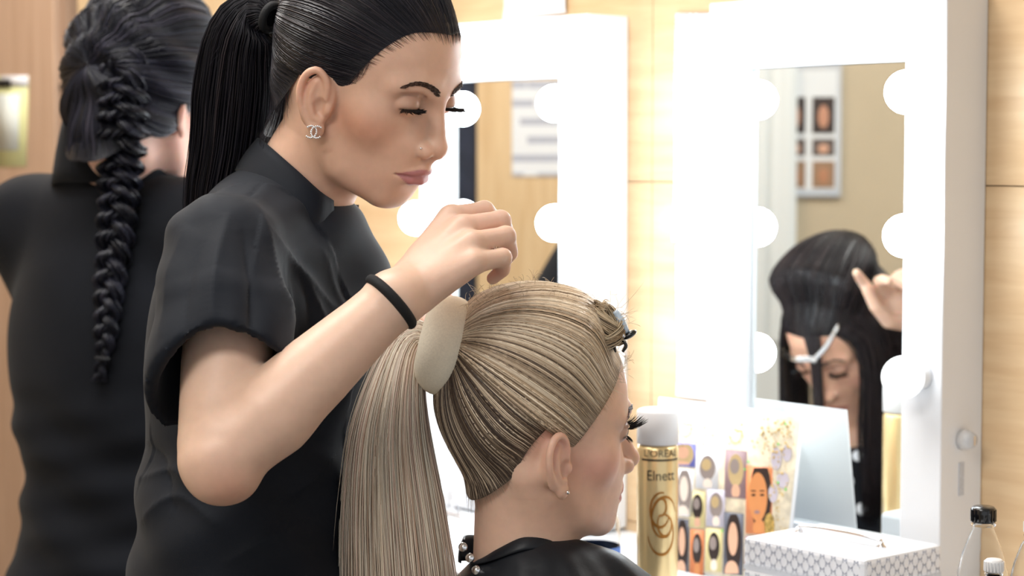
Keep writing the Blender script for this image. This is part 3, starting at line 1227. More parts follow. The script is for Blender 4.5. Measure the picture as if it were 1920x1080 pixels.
for q, r, cc, m in ((P(425, 925, 1.85), .03, (190, 134, 110), .6), (P(935, 462, 1.97), .012, (196, 110, 98), .6), (P(925, 515, 1.95), .012, (196, 104, 92), .6), (P(900, 400, 1.97), .03, (232, 190, 176), .4)):
    w_ = (m * np.exp(-((V - q) ** 2).sum(1) / r ** 2))[:, None]
    Ca = Ca * (1 - w_) + np.array(srgb(*cc)) * w_
parts.append((V, Q, Ca))

# left arm reaching forward on the far side (seen in the right mirror)
HL = np.array([-.150, 2.478, 1.198])      # left hand
SL = P(520, 440, 2.29)
ELL = np.array([-.21, 2.33, .97])
WL_ = HL + np.array([-.045, -.060, -.06])
lo = np.minimum(np.minimum(SL, ELL), HL) - .08
hi = np.maximum(np.maximum(SL, ELL), HL) + .11
sc = Sculpt(lo, hi, .0028).frame(WORLD)
sc.chain([SL, ELL], [.05, .038], k=0)
sc.chain([ELL, ELL * .7 + WL_ * .3, WL_], [.036, .038, .025], k=.012)
FH = Frame(HL, nrm(HL - WL_), (-.5, .7, .4))
sc.frame(FH)
sc.ell((0, -.035, 0), (.034, .045, .013), k=.012)
sc.chain([(0, -.075, 0), (0, -.03, 0)], [.024, .018], k=.012)
for i, (x, b) in enumerate(((-.024, .2), (-.008, .55), (.009, .95), (.024, 1.05))):
    p0 = np.array([x, 0, 0])
    L = (.042, .046, .042, .034)[i]
    p1 = p0 + L * np.array([.05 * x, math.cos(b), -math.sin(b)])
    p2 = p1 + L * .62 * np.array([0, math.cos(b * 2.0), -math.sin(b * 2.0)])
    p3 = p2 + L * .48 * np.array([0, math.cos(b * 2.6), -math.sin(b * 2.6)])
    sc.chain([p0 - np.array([0, .02, 0]), p0, p1, p2, p3], [.011, .0105, .0088, .0078, .0066], k=.002)
sc.chain([(-.022, -.055, -.004), (-.040, -.025, -.016), (-.040, .015, -.022), (-.030, .045, -.020)], [.015, .0125, .0095, .0075], k=.005)
V, Q = sc.mesh(1)
parts.append((V, Q, np.tile(skinA, (len(V), 1))))
sc = Sculpt(P(470, 700, 2.14) - np.array([.3, .34, .3]), P(470, 400, 2.14) + np.array([.3, .3, .12]), .008).frame(WORLD)
TC = P(470, 640, 2.14)
sc.ell(TC, (.10, .15, .17), k=0)
sc.chain([SH, P(520, 480, 2.14), SL], [.03, .04, .03], k=.03)
V, Q = sc.mesh(1)
parts.append((V, Q, np.tile(skinA, (len(V), 1))))
V, Q, C = merge(parts)
mesh_np('body', V, Q, M_SKIN, st, True, C)

# lashes and brows
lp = np.concatenate([lash_paths(FS, s, rng, LID_S, 110, .0130, -.42, .005) for s in (1, -1)])
hair_obj('eyelashes', lp, .00055, [srgb(14, 12, 13)], rng, M_LASH, st, taper=(1.1, .35), kind='stuff')
arch = [(.012, .0125), (.020, .0165), (.031, .0205), (.041, .0195), (.0495, .0130)]
bp = np.concatenate([project_y(SC_ST, FS, brow_paths(FS, s, rng, arch, 420, .0052)) for s in (1, -1)])
hair_obj('eyebrows', FS.w(bp), .00034, [srgb(58, 42, 36), srgb(84, 62, 52)], rng, M_HAIR_DARK, st, kind='stuff')

# dark slicked hair with centre part
half = [(0, .0815, .068), (.022, .079, .070), (.043, .066, .064), (.056, .050, .045), (.062, .038, .024), (.0665, .031, .006), (.0705, .024, -.008), (.0725, .014, .012), (.074, -.006, .016),
        (.072, -.024, .0), (.063, -.040, -.030), (.046, -.060, -.062), (.022, -.076, -.084), (0, -.080, -.090)]
RING_S = mirror_ring(half)
BASE_S = FS.l(P(512, 34, 2.09))
BASE_S[0] = 0.0


def thick_s(d):
    return .0085 + .004 * np.clip(d[..., 2], 0, 1) - .004 * np.exp(-(d[..., 0] / .05) ** 2) * np.clip(d[..., 1], 0, 1)


nu, nv = 220, 30
pth, _ = slick_paths(RING_S, BASE_S, np.arange(nu) / nu, nv, thick_s)
palD = [srgb(20, 20, 27), srgb(28, 27, 35), srgb(38, 36, 44), srgb(52, 46, 50)]
hairS = mesh_np('hair', FS.w(pth).reshape(-1, 3), grid_faces(nu, nv, True), M_HAIR_DARK, st, True, np.tile(palD[0], (nu * nv, 1)))
N = 3400
u = rng.uniform(0, 1, N)
pth, _ = slick_paths(RING_S, BASE_S, u, 16, thick_s, rng.uniform(0, .35, N) ** 1.6, 1.0, rng.uniform(-.0004, .0014, N))
hair_obj('hair_strands', FS.w(pth), rng.uniform(.0004, .0009, N), palD, rng, M_HAIR_DARK, hairS, [.4, .3, .2, .1], kind='stuff')
N = 1000
u = np.concatenate([rng.uniform(0, .27, N // 2), rng.uniform(.73, 1.0, N - N // 2)])
pth, _ = slick_paths(RING_S, BASE_S, u, 10, thick_s, -rng.uniform(.0, .045, N), .30, rng.uniform(.0, .001, N))
hair_obj('hairline_hairs', FS.w(pth), rng.uniform(.00010, .00020, N), palD, rng, M_HAIR_DARK, hairS, kind='stuff')
# baby hairs at the temple and nape
u = np.concatenate([rng.uniform(.14, .25, 90), rng.uniform(.36, .5, 110)])
s0 = ring_interp(RING_S, u)
pts = []
for q, uu in zip(s0, u):
    d = nrm(q - HC)
    tdir = nrm((np.array([0, -.10, -1.0]) if uu < .33 else np.array([0, .12, -1.0])) + rng.normal(0, .16, 3))
    bend = np.array([0, -.5, .1]) if uu < .33 else np.array([0, .4, 0])
    t = np.linspace(0, 1, 8)[:, None]
    L = rng.uniform(.010, .030)
    g = nrm(d + (tdir * t + bend * t * t * .5) * L / .09)
    r = skull_r(g)
    pts.append(HC + g * (r + .0006)[:, None])
hair_obj('baby_hairs', FS.w(np.array(pts)), .00019, palD[1:3], rng, M_HAIR_DARK, hairS, taper=(1, .3), kind='stuff')
# ponytail
tie = FS.w(BASE_S * 1.04)
PT = [P(516, 30, 2.10), P(484, 28, 2.115), P(456, 80, 2.13), P(444, 170, 2.15), P(432, 280, 2.17), P(412, 390, 2.19), P(400, 560, 2.22)]
cl = catmull(PT, 18)
wid = np.interp(np.linspace(0, 1, 18), [0, .08, .25, .5, .8, 1], [.010, .022, .038, .046, .040, .024])
N = 2300
a = rng.uniform(0, 2 * np.pi, N)
rho = np.sqrt(rng.uniform(0, 1, N))
wob = rng.normal(0, .002, (N, 1)) * np.linspace(0, 1, 18)[None]
T = nrm(np.gradient(cl, axis=0))
A = nrm(np.cross(T, (0, 1, 0)))
B = np.cross(T, A)
pth = cl[None] + (A[None] * (rho * np.cos(a))[:, None, None] + B[None] * (rho * np.sin(a))[:, None, None] * 1.0) * wid[None, :, None]
pth = pth + wob[..., None] * np.array([1, .3, 0]) + np.sin(np.linspace(0, 7, 18)[None, :, None] + rng.uniform(0, 6, (N, 1, 1))) * .0012
pony = hair_obj('ponytail', pth, rng.uniform(.0005, .0012, N), palD, rng, M_HAIR_DARK, st, [.45, .3, .15, .1], taper=(1, .6), kind='stuff')
ring_obj('hair_band', P(508, 33, 2.095), FS.w(BASE_S) - FS.w(HC), .0135, .0045, M_ELASTIC, st)
# loose flyaways at the top of the ponytail
N = 26
p0 = np.tile(P(486, 34, 2.10), (N, 1)) + rng.normal(0, .006, (N, 3))
t = np.linspace(0, 1, 8)[None, :, None]
end = np.stack([P(rng.uniform(385, 430), rng.uniform(45, 140), 2.10) for _ in range(N)])
mid = (p0 + end) / 2 + np.array([0, 0, .012])
pth = (1 - t) ** 2 * p0[:, None] + 2 * t * (1 - t) * mid[:, None] + t * t * end[:, None]
hair_obj('flyaway_hairs', pth, .0002, palD, rng, M_HAIR_DARK, pony, kind='stuff')

# earring: two interlocked letter-C arcs set with stones
er = FS.w(ear_point(1, .0135, -.0285, .0075, EAR_S))
xe = nrm(np.array([1.0, -.15, -.05]))
ze = nrm(np.array([0.12, 0, 1.0]))
stones = []
Rr = .0060
for sgn in (1, -1):
    for k in range(15):
        a = math.radians(52 + k * (256 / 14))
        x = sgn * (-.0032) * -1 + sgn * Rr * math.cos(a)
        stones.append(er + xe * x + ze * Rr * math.sin(a) + np.array([0, -.0015 - .0004 * sgn, 0]))
sv, sq, n = [], [], 0
a = np.linspace(0, 2 * np.pi, 8, endpoint=False)
b = np.linspace(-np.pi / 2 + .01, np.pi / 2 - .01, 6)
unit = np.stack([np.cos(b)[None] * np.cos(a)[:, None], np.cos(b)[None] * np.sin(a)[:, None], np.broadcast_to(np.sin(b)[None], (8, 6))], -1).reshape(-1, 3)
gf = grid_faces(8, 6, True)


def beads(name, pts, r, mat, parent):
    pts = np.asarray(pts)
    V = (pts[:, None, :] + unit[None] * np.broadcast_to(np.asarray(r, float), (len(pts),))[:, None, None]).reshape(-1, 3)
    F = (gf[None] + (np.arange(len(pts)) * len(unit))[:, None, None]).reshape(-1, 4)
    return mesh_np(name, V, F, mat, parent, False)


beads('earring', stones, .00115, M_CRYSTAL, st)
beads('nose_stud', [FS.w((.0203, .0985, -.0415))], .0012, M_CRYSTAL, st)

# wrist elastic
wx = nrm(P(870, 440, 1.93) - P(660, 632, 1.90))
ring_obj('wrist_elastic', P(733, 566, 1.908), wx, .0285, .0052, M_ELASTIC, st, 56, 12)

# tunic
lo = np.array([P(215, 0, 2.12)[0] - .03, 1.72, .66])
hi = np.array([P(720, 0, 2.12)[0] + .05, 2.47, P(0, 270, 2.1)[2] + .02])
tu = Sculpt(lo, hi, .0032).frame(WORLD)
X3 = (1, 0, 0)
tu.ell(P(492, 620, 2.15), (.118, .165, .15), k=0)
tu.ell(P(480, 850, 2.14), (.112, .150, .17), k=.06)
tu.ell(P(470, 1130, 2.14), (.126, .165, .20), k=.06)
tu.ell(P(575, 610, 2.16), (.075, .12, .09), k=.05)                                  # bust
tu.chain([P(485, 440, 2.07), P(425, 485, 1.985)], [.056, .058], k=.05)               # near shoulder
tu.chain([P(505, 412, 2.14), P(570, 468, 2.14)], [.055, .060], k=.05)                # collar root
tu.chain([P(520, 440, 2.2), P(500, 480, 2.29)], [.06, .06], k=.05)                   # far shoulder
tu.chain([P(500, 480, 2.29), P(490, 640, 2.31)], [.060, .060], k=.03)
tu.chain([P(590, 480, 2.13), P(640, 545, 2.14)], [.055, .05], k=.04)                 # front placket
# sleeve: a tube of its own, hollowed and cut along a slanted hem, then merged with the shoulder
sv = Sculpt(lo, hi, .0032).frame(WORLD)
sv.chain([P(414, 470, 1.975), P(417, 600, 1.935), P(418, 705, 1.910), P(418, 800, 1.89)], [.056, .067, .072, .075], k=0)
sl_, X = sv._block(P(250, 1000, 1.9) - .1, P(580, 400, 1.9) + .14)
a_ = sv.v[sl_]
pa, pb = P(417, 600, 1.935), P(418, 705, 1.910)
axd = nrm(pb - pa).astype(np.float32)
rel = X - pb.astype(np.float32)
along = rel @ axd
rad = np.sqrt(((rel - along[..., None] * axd) ** 2).sum(-1))
side = rel[..., 0] / .07
dep = -rel[..., 1] / .07
hem = .002 - .042 * np.clip(dep, -.2, 1.1) + .030 * np.clip(-side, 0, 1.1) + .012 * np.clip(side, 0, 1)
cav = np.maximum(rad - (.060 + .07 * np.clip(along + .02, 0, .1)), -(along + .058))
sv.v[sl_] = np.maximum(np.maximum(a_, (along - hem) * .9), -cav)
tu.v = smin(tu.v, sv.v, .014)
del sv, X
V, Q = tu.mesh(4)
Nn = vnormals(V, Q)
# folds
cp = P(455, 470, 2.0)
rel = V - cp
ang = np.arctan2(rel[:, 0], -rel[:, 2])
dist = np.linalg.norm(rel[:, [0, 2]], axis=1)
f1 = np.sin(ang * 9 + dist * 8) * .0035 * S(dist, .03, .12) * (1 - S(dist, .20, .30)) * (V[:, 1] < 2.05)
zz = V[:, 2]
f2 = (np.sin(zz * 52 + V[:, 0] * 26 + np.sin(V[:, 0] * 31) * 1.3) * .0035 + np.sin(zz * 95 - V[:, 0] * 55) * .0012) * (1 - S(zz, 1.06, 1.16))
dd = (V - P(560, 560, 2.05)) @ nrm(np.array([.75, 0, -.66]))
f3 = np.sin(((V[:, 0] - zz * .55) * 95)) * .0016 * S(zz, 1.14, 1.20) * (1 - S(zz, 1.34, 1.38)) * (V[:, 0] > P(520, 0, 2.1)[0])


def project(p):
    q = p - CAM
    d = q[..., 1] * CP - q[..., 2] * SP
    return np.stack([960 + q[..., 0] / d * FPX, 540 - (q[..., 1] * SP + q[..., 2] * CP) / d * FPX], -1)


def creases(V, Nn, lines):
    """pressed folds: each line a polyline (photo pixels on the side turned to the camera), height, width in px"""
    px = project(V)
    f = np.zeros(len(V))
    for pts, amp, w in lines:
        pts = catmull(np.array([(a, b) for a, b in pts], float), 40)
        d2 = np.full(len(V), 1e9)
        tt = np.zeros(len(V))
        for i, q in enumerate(pts):
            e = ((px - q) ** 2).sum(1)
            m = e < d2
            d2[m] = e[m]
            tt[m] = i / 39
        f += amp * np.exp(-np.sqrt(d2 + 1e-6) / w) * np.sin(np.pi * np.clip(tt * .96 + .02, 0, 1)) ** .6
    return f * S(-Nn[:, 1], -.1, .25)


f4 = creases(V, Nn, [
    ([(478, 372), (505, 470), (540, 590), (556, 660)], .0070, 13),
    ([(500, 430), (560, 505), (640, 590)], .0055, 11),
    ([(520, 450), (590, 560), (620, 640)], .0045, 9),
    ([(430, 400), (404, 500), (396, 620)], .0060, 20),
    ([(350, 420), (318, 520), (300, 640)], .0045, 18),
    ([(455, 430), (470, 530), (478, 660)], -.0055, 14),
    ([(380, 450), (352, 540), (345, 660)], -.0040, 16),
    ([(540, 470), (575, 560), (585, 660)], -.0045, 12),
    ([(262, 900), (320, 880), (390, 940)], .0065, 12),
    ([(265, 985), (330, 930), (420, 990)], .0060, 14),
    ([(270, 830), (300, 870), (330, 960)], -.0060, 12),
    ([(420, 1060), (500, 1010), (600, 960)], .0050, 16),
    ([(470, 960), (560, 920), (630, 850)], .0045, 14),
    ([(494, 342), (478, 358), (458, 376)], -.0035, 4),
    ([(600, 470), (640, 560), (672, 640)], .0040, 10)])
V = V + Nn * (f1 + f2 + f3 + f4)[:, None]
tun = mesh_np('tunic', V, Q, M_CLOTH, st, True)


# stand collar: open band round the neck
def collar_band(name, base_pts, top_pts, th, mat, parent, n=40, rows=6):
    b_ = catmull(base_pts, n)
    t_ = catmull(top_pts, n)
    v = np.linspace(0, 1, rows)[None, :, None]
    G = b_[:, None] * (1 - v) + t_[:, None] * v
    cen = G.reshape(-1, 3).mean(0)
    outn = nrm((G - cen) * np.array([1, 1, .15]))
    G = G + outn * (np.sin(v * np.pi) * .002)
    G2 = G - outn * th
    n0 = n * rows
    F = grid_faces(n, rows)
    rim = []
    for i in range(n - 1):
        a0 = i * rows + rows - 1
        a1 = (i + 1) * rows + rows - 1
        rim.append((a0, a1, a1 + n0, a0 + n0))
        a0, a1 = i * rows, (i + 1) * rows
        rim.append((a1, a0, a0 + n0, a1 + n0))
    for j in range(rows - 1):
        rim.append((j, j + 1, j + 1 + n0, j + n0))
        a0 = (n - 1) * rows + j
        rim.append((a0 + 1, a0, a0 + n0, a0 + 1 + n0))
    return mesh_np(name, np.vstack([G.reshape(-1, 3), G2.reshape(-1, 3)]), np.vstack([F, F[:, ::-1] + n0, rim]), mat, parent)


base = [P(622, 440, 2.085), P(590, 440, 2.050), P(530, 400, 2.045), P(470, 345, 2.075), P(440, 318, 2.14), P(470, 330, 2.205), P(540, 380, 2.225), P(620, 430, 2.20), P(664, 446, 2.165)]
top = [P(626, 376, 2.080), P(600, 358, 2.058), P(556, 318, 2.058), P(505, 275, 2.080), P(482, 258, 2.13), P(505, 275, 2.19), P(570, 330, 2.215), P(640, 378, 2.20), P(673, 384, 2.165)]
collar_band('collar', base, top, .003, M_CLOTH, tun)
# overlapping front edge
fe = catmull([P(618, 432, 2.082), P(650, 500, 2.09), P(690, 600, 2.10), P(700, 720, 2.10)], 20)
fo = catmull([P(664, 440, 2.163), P(694, 490, 2.15), P(708, 545, 2.14), P(705, 720, 2.13)], 20)
fb = catmull([P(585, 440, 2.052), P(600, 520, 2.045), P(610, 610, 2.06), P(600, 720, 2.05)], 20)
G = np.stack([fb, fe, fe + np.array([-.004, .004, 0]), fo - np.array([.006, 0, 0]), fo], 1)
mesh_np('front_flap', G.reshape(-1, 3), grid_faces(20, 5), M_CLOTH, tun)

# trousers and shoes, below the frame
tr = Sculpt((-.48, 1.9, -.005), (.0, 2.42, .86), .009).frame(WORLD)
tr.ell((-.285, 2.145, .74), (.115, .155, .12), k=0)
for yy, xo in ((2.06, .0), (2.23, .01)):
    tr.chain([(-.285, yy, .70), (-.27 + xo, yy, .40), (-.285 + xo, yy, .09)], [.085, .065, .05], k=.03)
V, Q = tr.mesh(1)
mesh_np('trousers', V, Q, M_CLOTH2, st)
for yy in (2.06, 2.23):
    sh = Sculpt((-.40, yy - .08, -.01), (-.06, yy + .08, .14), .006).frame(WORLD)
    sh.ell((-.22, yy, .035), (.125, .042, .036), k=0)
    sh.chain([(-.285, yy, .05), (-.285, yy, .11)], [.045, .045], k=.03)
    V, Q = sh.mesh(1)
    V[:, 2] = np.maximum(V[:, 2], 0.001)
    mesh_np('shoe', V, Q, M_BLACKPL, st)

# ------------------------------------------------------------------ the blonde client in the cape
rng = np.random.default_rng(11)
fw = yawpitch(24, -3)
FC = Frame(P(1004, 788, 2.07), fw, up_roll(fw, 5), 1.05)
cl_p = thing('person', 'seated blonde client in black cape with foam ring in her ponytail', 'person', (.0, 2.1, .25), 'people in the salon')
NBC = P(985, 1078, 2.10)
LID_C = .0045
lo = np.minimum(FC.o - .135, NBC - .075)
hi = FC.o + .145
sc = Sculpt(lo, hi, .0016).frame(FC)
face(sc, LID_C)
sc.frame(WORLD)
sc.chain([FC.w((0, -.012, -.03)), FC.w((0, -.006, -.085)), NBC], [.056, .0500, .056], k=.022)
sc.chain([FC.w((.045, -.025, -.045)), FC.w((.020, .030, -.150))], [.014, .013], k=.02)
SC_CL = sc
V, Q = sc.mesh(1)
skinC = np.array(srgb(226, 188, 166))
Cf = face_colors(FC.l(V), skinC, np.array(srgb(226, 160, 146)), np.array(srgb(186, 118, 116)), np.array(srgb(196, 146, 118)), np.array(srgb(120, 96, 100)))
parts = [(V, Q, Cf)]
sc = Sculpt(NBC + np.array([-.32, -.34, -.5]), NBC + np.array([.32, .34, .10]), .009).frame(WORLD)
sc.ell(NBC + np.array([0, 0, -.24]), (.12, .15, .24), k=0)
XC = np.array([.41, -.91, 0])
for s in (1, -1):
    sc.chain([NBC + np.array([0, 0, -.03]), NBC + XC * s * .14 + np.array([0, 0, -.075]), NBC + XC * s * .17 + np.array([.0, 0, -.34])], [.05, .05, .042], k=.04)
V, Q = sc.mesh(1)
parts.append((V, Q, np.tile(skinC, (len(V), 1))))
V, Q, C = merge(parts)
mesh_np('body', V, Q, M_SKIN, cl_p, True, C)
M_EYE = pbr('eye_white', (.85, .85, .84), .12)
for s in (1, -1):
    e = sphere_obj('eyeball', FC.w((s * .0315, .0738, -.003)), .0122 * 1.05, M_EYE, cl_p, 24, 14)
    d = nrm(fw * .97 + np.array([0, 0, -.10]))
    lathe('iris', FC.w((s * .0315, .0738, -.003)) + d * .0120, [(.0001, .0011), (.0030, .0010), (.0055, .0004), (.0056, -.001)], pbr('iris_grey', srgb(90, 104, 108), .1), e, 20, d)
lp = np.concatenate([lash_paths(FC, s, rng, LID_C, 56, .0165, .12, .007) for s in (1, -1)] + [lash_paths(FC, s, rng, LID_C, 24, .006, -.5, .003, 'lower') for s in (1, -1)])
o = hair_obj('eyelashes', lp, .0005, [srgb(16, 14, 16)], rng, M_LASH, cl_p, taper=(1.1, .35))
o['kind'] = 'stuff'
arch = [(.012, .0125), (.020, .0165), (.031, .0205), (.041, .0195), (.0495, .0130)]
bp = np.concatenate([project_y(SC_CL, FC, brow_paths(FC, s, rng, arch, 170, .0065)) for s in (1, -1)])
hair_obj('eyebrows', FC.w(bp), .00040, [srgb(96, 82, 88), srgb(120, 104, 104)], rng, M_HAIR, cl_p, kind='stuff')
sphere_obj('ear_stud', FC.w(ear_point(1, .0115, -.0275, .0065)), .0021, M_SILVER, cl_p, 16, 10)

# slicked blonde hair
half = [(0, .082, .066), (.020, .080, .067), (.040, .069, .062), (.053, .052, .046), (.060, .036, .028), (.0655, .024, .008), (.0705, .013, -.016), (.0725, .004, .004), (.0745, -.016, .010),
        (.071, -.032, -.010), (.064, -.040, -.030), (.056, -.046, -.052), (.040, -.056, -.068), (.018, -.064, -.080), (0, -.066, -.084)]
RING_C = mirror_ring(half)
BASE_C = np.array([0, -.090, .070])
BASEW = FC.w(BASE_C)


def thick_c(d):
    return .007 + .020 * np.clip(d[..., 2], 0, 1) ** 1.5 * S(d[..., 1], .85, .2) if False else .007 + .019 * S(d[..., 2], .25, .95)




def sd_c(p):
    return skull_sd(p, ((0, -.012, -.05), (0, -.004, -.16), .054, .050))


nu, nv = 240, 34
pth, _ = slick_paths(RING_C, BASE_C, np.arange(nu) / nu, nv, thick_c, sd=sd_c)
palB = [srgb(205, 184, 152), srgb(176, 150, 118), srgb(126, 104, 82), srgb(72, 60, 52), srgb(226, 208, 178)]
# darker roots low at the sides and nape, brighter on top
uu = np.arange(nu) / nu
cap_c = np.repeat(np.asarray(srgb(128, 106, 84))[None] + (np.asarray(srgb(62, 52, 46)) - np.asarray(srgb(128, 106, 84)))[None] * S(np.minimum(uu, 1 - uu) * 2, .30, .62)[:, None], nv, 0)
hairC = mesh_np('hair', FC.w(pth).reshape(-1, 3), grid_faces(nu, nv, True), M_HAIR, cl_p, True, cap_c)


def zone(u):
    """0 = top (blonde), 1 = nape and sides behind the ear (dark lowlights)"""
    d = np.minimum(u % 1, 1 - u % 1) * 2
    return S(d, .30, .62)


KS = 16
N = 6500
u = rng.uniform(0, 1, N)
pth, T = slick_paths(RING_C, BASE_C, u, KS, thick_c, rng.uniform(0, .55, N) ** 1.8, 1.0, rng.uniform(.0002, .0016, N) + .0004 * np.sin(u * 700), sd=sd_c)
z = zone(u)
clump = .5 + .28 * np.sin(u * 420 + np.sin(u * 131) * 4) + .22 * np.sin(u * 1130 + 1.3)
V, F = tubes(pth, rng.uniform(.0003, .0007, N)[:, None] * np.minimum(1, .25 + 6 * np.linspace(0, 1, KS))[None], 3)
pick = rng.uniform(0, 1, N) * .5 + clump * .5
light = np.asarray(srgb(246, 230, 206))
mid = np.asarray(srgb(196, 172, 144))
dark = np.asarray(srgb(78, 64, 56))
w_d = np.clip((pick - .62 + .36 * z) * 3.2, 0, 1)[:, None]
w_l = np.clip((.58 - pick - .20 * z) * 3.4, 0, 1)[:, None]
colr = (mid * (1 - w_d) + dark * w_d) * (1 - w_l) + light * w_l
colr = colr * rng.uniform(.85, 1.15, (N, 1))
cc = np.repeat(np.repeat(colr[:, None, :], KS, 1).reshape(-1, 3), 3, 0)
o = mesh_np('hair_strands', FC.w(V), F, M_HAIR, hairC, True, cc)
o['kind'] = 'stuff'
N = 1300
u = rng.uniform(0, 1, N)
pth, _ = slick_paths(RING_C, BASE_C, u, 10, thick_c, -rng.uniform(.0, .05, N), .32, rng.uniform(.0, .0012, N), sd=sd_c)
zz_ = zone(u)[:, None]
V, F = tubes(pth, rng.uniform(.00009, .00018, N)[:, None] * np.minimum(1, .2 + 3 * np.linspace(0, 1, 10))[None], 3)
cb_ = (light * .8 * (1 - zz_) + mid * .6 * zz_) * rng.uniform(.7, 1.1, (N, 1))
o = mesh_np('hairline_hairs', FC.w(V), F, M_HAIR, hairC, True, np.repeat(np.repeat(cb_[:, None], 10, 1).reshape(-1, 3), 3, 0))
o['kind'] = 'stuff'
CB = P(1141, 598, 2.035)
# wisps along the crown and hairline
N = 230
pts = []
for i in range(N):
    if i < 150:
        th = rng.uniform(-.75, .55)
        d = nrm(np.array([rng.normal(0, .25), math.sin(th), math.cos(th)]))
        q = HC + d * (skull_r(d[None])[0] + thick_c(d) + .001)
        g = nrm(d + rng.normal(0, .75, 3) + np.array([0, -.2, 0]))
        L = rng.uniform(.008, .028)
    else:
        q = ring_interp(RING_C, np.array([rng.uniform(-.09, .12)]))[0]
        q = q * 1.02
        d = nrm(q - HC)
        g = nrm(d * .6 + rng.normal(0, .6, 3))
        L = rng.uniform(.008, .024)
    t = np.linspace(0, 1, 7)[:, None]
    pts.append(q + g * L * t + d * (-.4 * L) * t * t + rng.normal(0, .12, 3) * L * t * t)
for i in range(34):
    q = FC.l(CB + rng.normal(0, .008, 3))
    g = FC.l(CB + nrm(np.array([rng.uniform(-.1, 1.2), rng.normal(0, .5), rng.uniform(-.5, .9)]))) - FC.l(CB)
    L = rng.uniform(.015, .034)
    t = np.linspace(0, 1, 7)[:, None]
    pts.append(q + nrm(g) * L * t + rng.normal(0, .25, 3) * L * t * t)
hair_obj('flyaway_hairs', FC.w(np.array(pts)), .00022, [srgb(214, 196, 166), srgb(190, 168, 138)], rng, M_HAIR, hairC, kind='stuff')
# twisted front section pinned at the hairline
CB = FC.w(HC + nrm(np.array([.10, .72, .69])) * (skull_r(nrm(np.array([[.10, .72, .69]])))[0] + .012))
CB = P(1141, 598, 2.035)
tw = []
for k in range(3):
    t = np.linspace(0, 1, 60)
    a = t * 2 * np.pi * 1.35 + k * 2.1
    r = .0135 * (1 - .35 * t)
    c = CB[None] + np.stack([r * np.cos(a), r * np.sin(a) * .8, -.010 + .016 * np.sin(a * .7 + k) + .010 * t], 1)
    tw.append(c)
tw = np.array(tw)
sub = []
for c in tw:
    for j in range(90):
        a = rng.uniform(0, 6.28)
        rr = .0055 * math.sqrt(rng.uniform(0, 1))
        off = np.stack([rr * np.cos(a + np.linspace(0, 5, 60)), rr * np.sin(a + np.linspace(0, 5, 60)), rr * np.sin(a * 2 + np.linspace(0, 5, 60))], 1)
        sub.append(c + off)
hair_obj('pinned_curl', np.array(sub), .00045, palB, rng, M_HAIR, cl_p, [.4, .2, .08, .02, .3], kind='stuff')
# claw clip holding it
clip = thing('claw_clip', 'small black claw clip pinning a curl at the blonde client\'s hairline', 'hair clip', tuple(P(1168, 632, 2.03)))
cc0 = P(1168, 634, 2.035)
axw = np.stack([nrm(np.array([.86, 0, .50])), np.array([0, 1.0, 0]), nrm(np.array([-.50, 0, .86]))])
sphere_obj('wing', cc0 + np.array([.0068, 0, .0035]), 1.0, M_BLACKPL, clip, 20, 12, axes=axw, squash=(.0082, .0062, .0036))
axw2 = np.stack([nrm(np.array([.35, 0, .94])), np.array([0, 1.0, 0]), nrm(np.array([-.94, 0, .35]))])
sphere_obj('wing', cc0 + np.array([-.0015, 0, .0005]), 1.0, M_BLACKPL, clip, 20, 12, axes=axw2, squash=(.0078, .0062, .0034))
for sg in (1, -1):
    for k in range(4):
        b0 = cc0 + np.array([.003 * sg - .002, (k - 1.5) * .0036, -.003])
        tube_obj('tooth', [b0, b0 + np.array([.0030 * sg - .001, 0, -.005]), b0 + np.array([.0006 * sg - .002, 0, -.011])], [.0019, .0017, .0009], M_BLACKPL, clip, 6, 8)
tube_obj('spring', [cc0 + np.array([0, -.008, .003]), cc0 + np.array([0, .008, .003])], .0022, M_SILVER, clip, 8)
tube_obj('jaw', [cc0 + np.array([.004, 0, .006]), cc0 + np.array([-.002, 0, .018]), cc0 + np.array([-.008, 0, .028])], [.0030, .0042, .0030], pbr('pale_blue_plastic', srgb(196, 214, 232), .25), clip, 8, 10)

# foam ring round the root of the ponytail
DA = nrm(np.array([-.96, .06, .22]))             # axis, away from the head
DC = P(836, 648, 2.045)
seg, sid = 72, 36
a = np.linspace(0, 2 * np.pi, seg, endpoint=False)
b = np.linspace(0, 2 * np.pi, sid, endpoint=False)
e1 = nrm(np.cross(DA, (0, 1, 0)))
e2 = np.cross(DA, e1)
rad = np.cos(a)[:, None] * e1 + np.sin(a)[:, None] * e2
Rm, rm = .0265, .0255
V = DC + rad[:, None, :] * (Rm + rm * np.cos(b)[None, :, None]) + DA * (rm * 1.02 * np.sin(b))[None, :, None]
i = np.arange(seg)[:, None]
j = np.arange(sid)[None, :]
F = np.stack([i * sid + j, ((i + 1) % seg) * sid + j, ((i + 1) % seg) * sid + (j + 1) % sid, i * sid + (j + 1) % sid], -1).reshape(-1, 4)
dn = mesh_np('bun_ring', V.reshape(-1, 3), F, M_FOAM)
tag(dn, 'cream foam doughnut ring threaded onto the blonde ponytail', 'hair ring')
# root plait wound where hair meets the ring
ring_r = .0415
RC = DC - DA * .024
N = 420
a0 = rng.uniform(0, 2 * np.pi, N)
tt = np.linspace(0, 1, 14)[None]
aa = a0[:, None] + tt * .55
rr = ring_r + .003 * np.sin(tt * np.pi) + rng.uniform(-.005, .003, (N, 1))
sh = (tt - .5) * .013
pth = RC + (np.cos(aa)[..., None] * e1 + np.sin(aa)[..., None] * e2) * rr[..., None] + DA * sh[..., None]
hair_obj('root_wrap', pth, rng.uniform(.0006, .0012, N), palB, rng, M_HAIR, cl_p, [.35, .3, .15, .05, .15], kind='stuff')
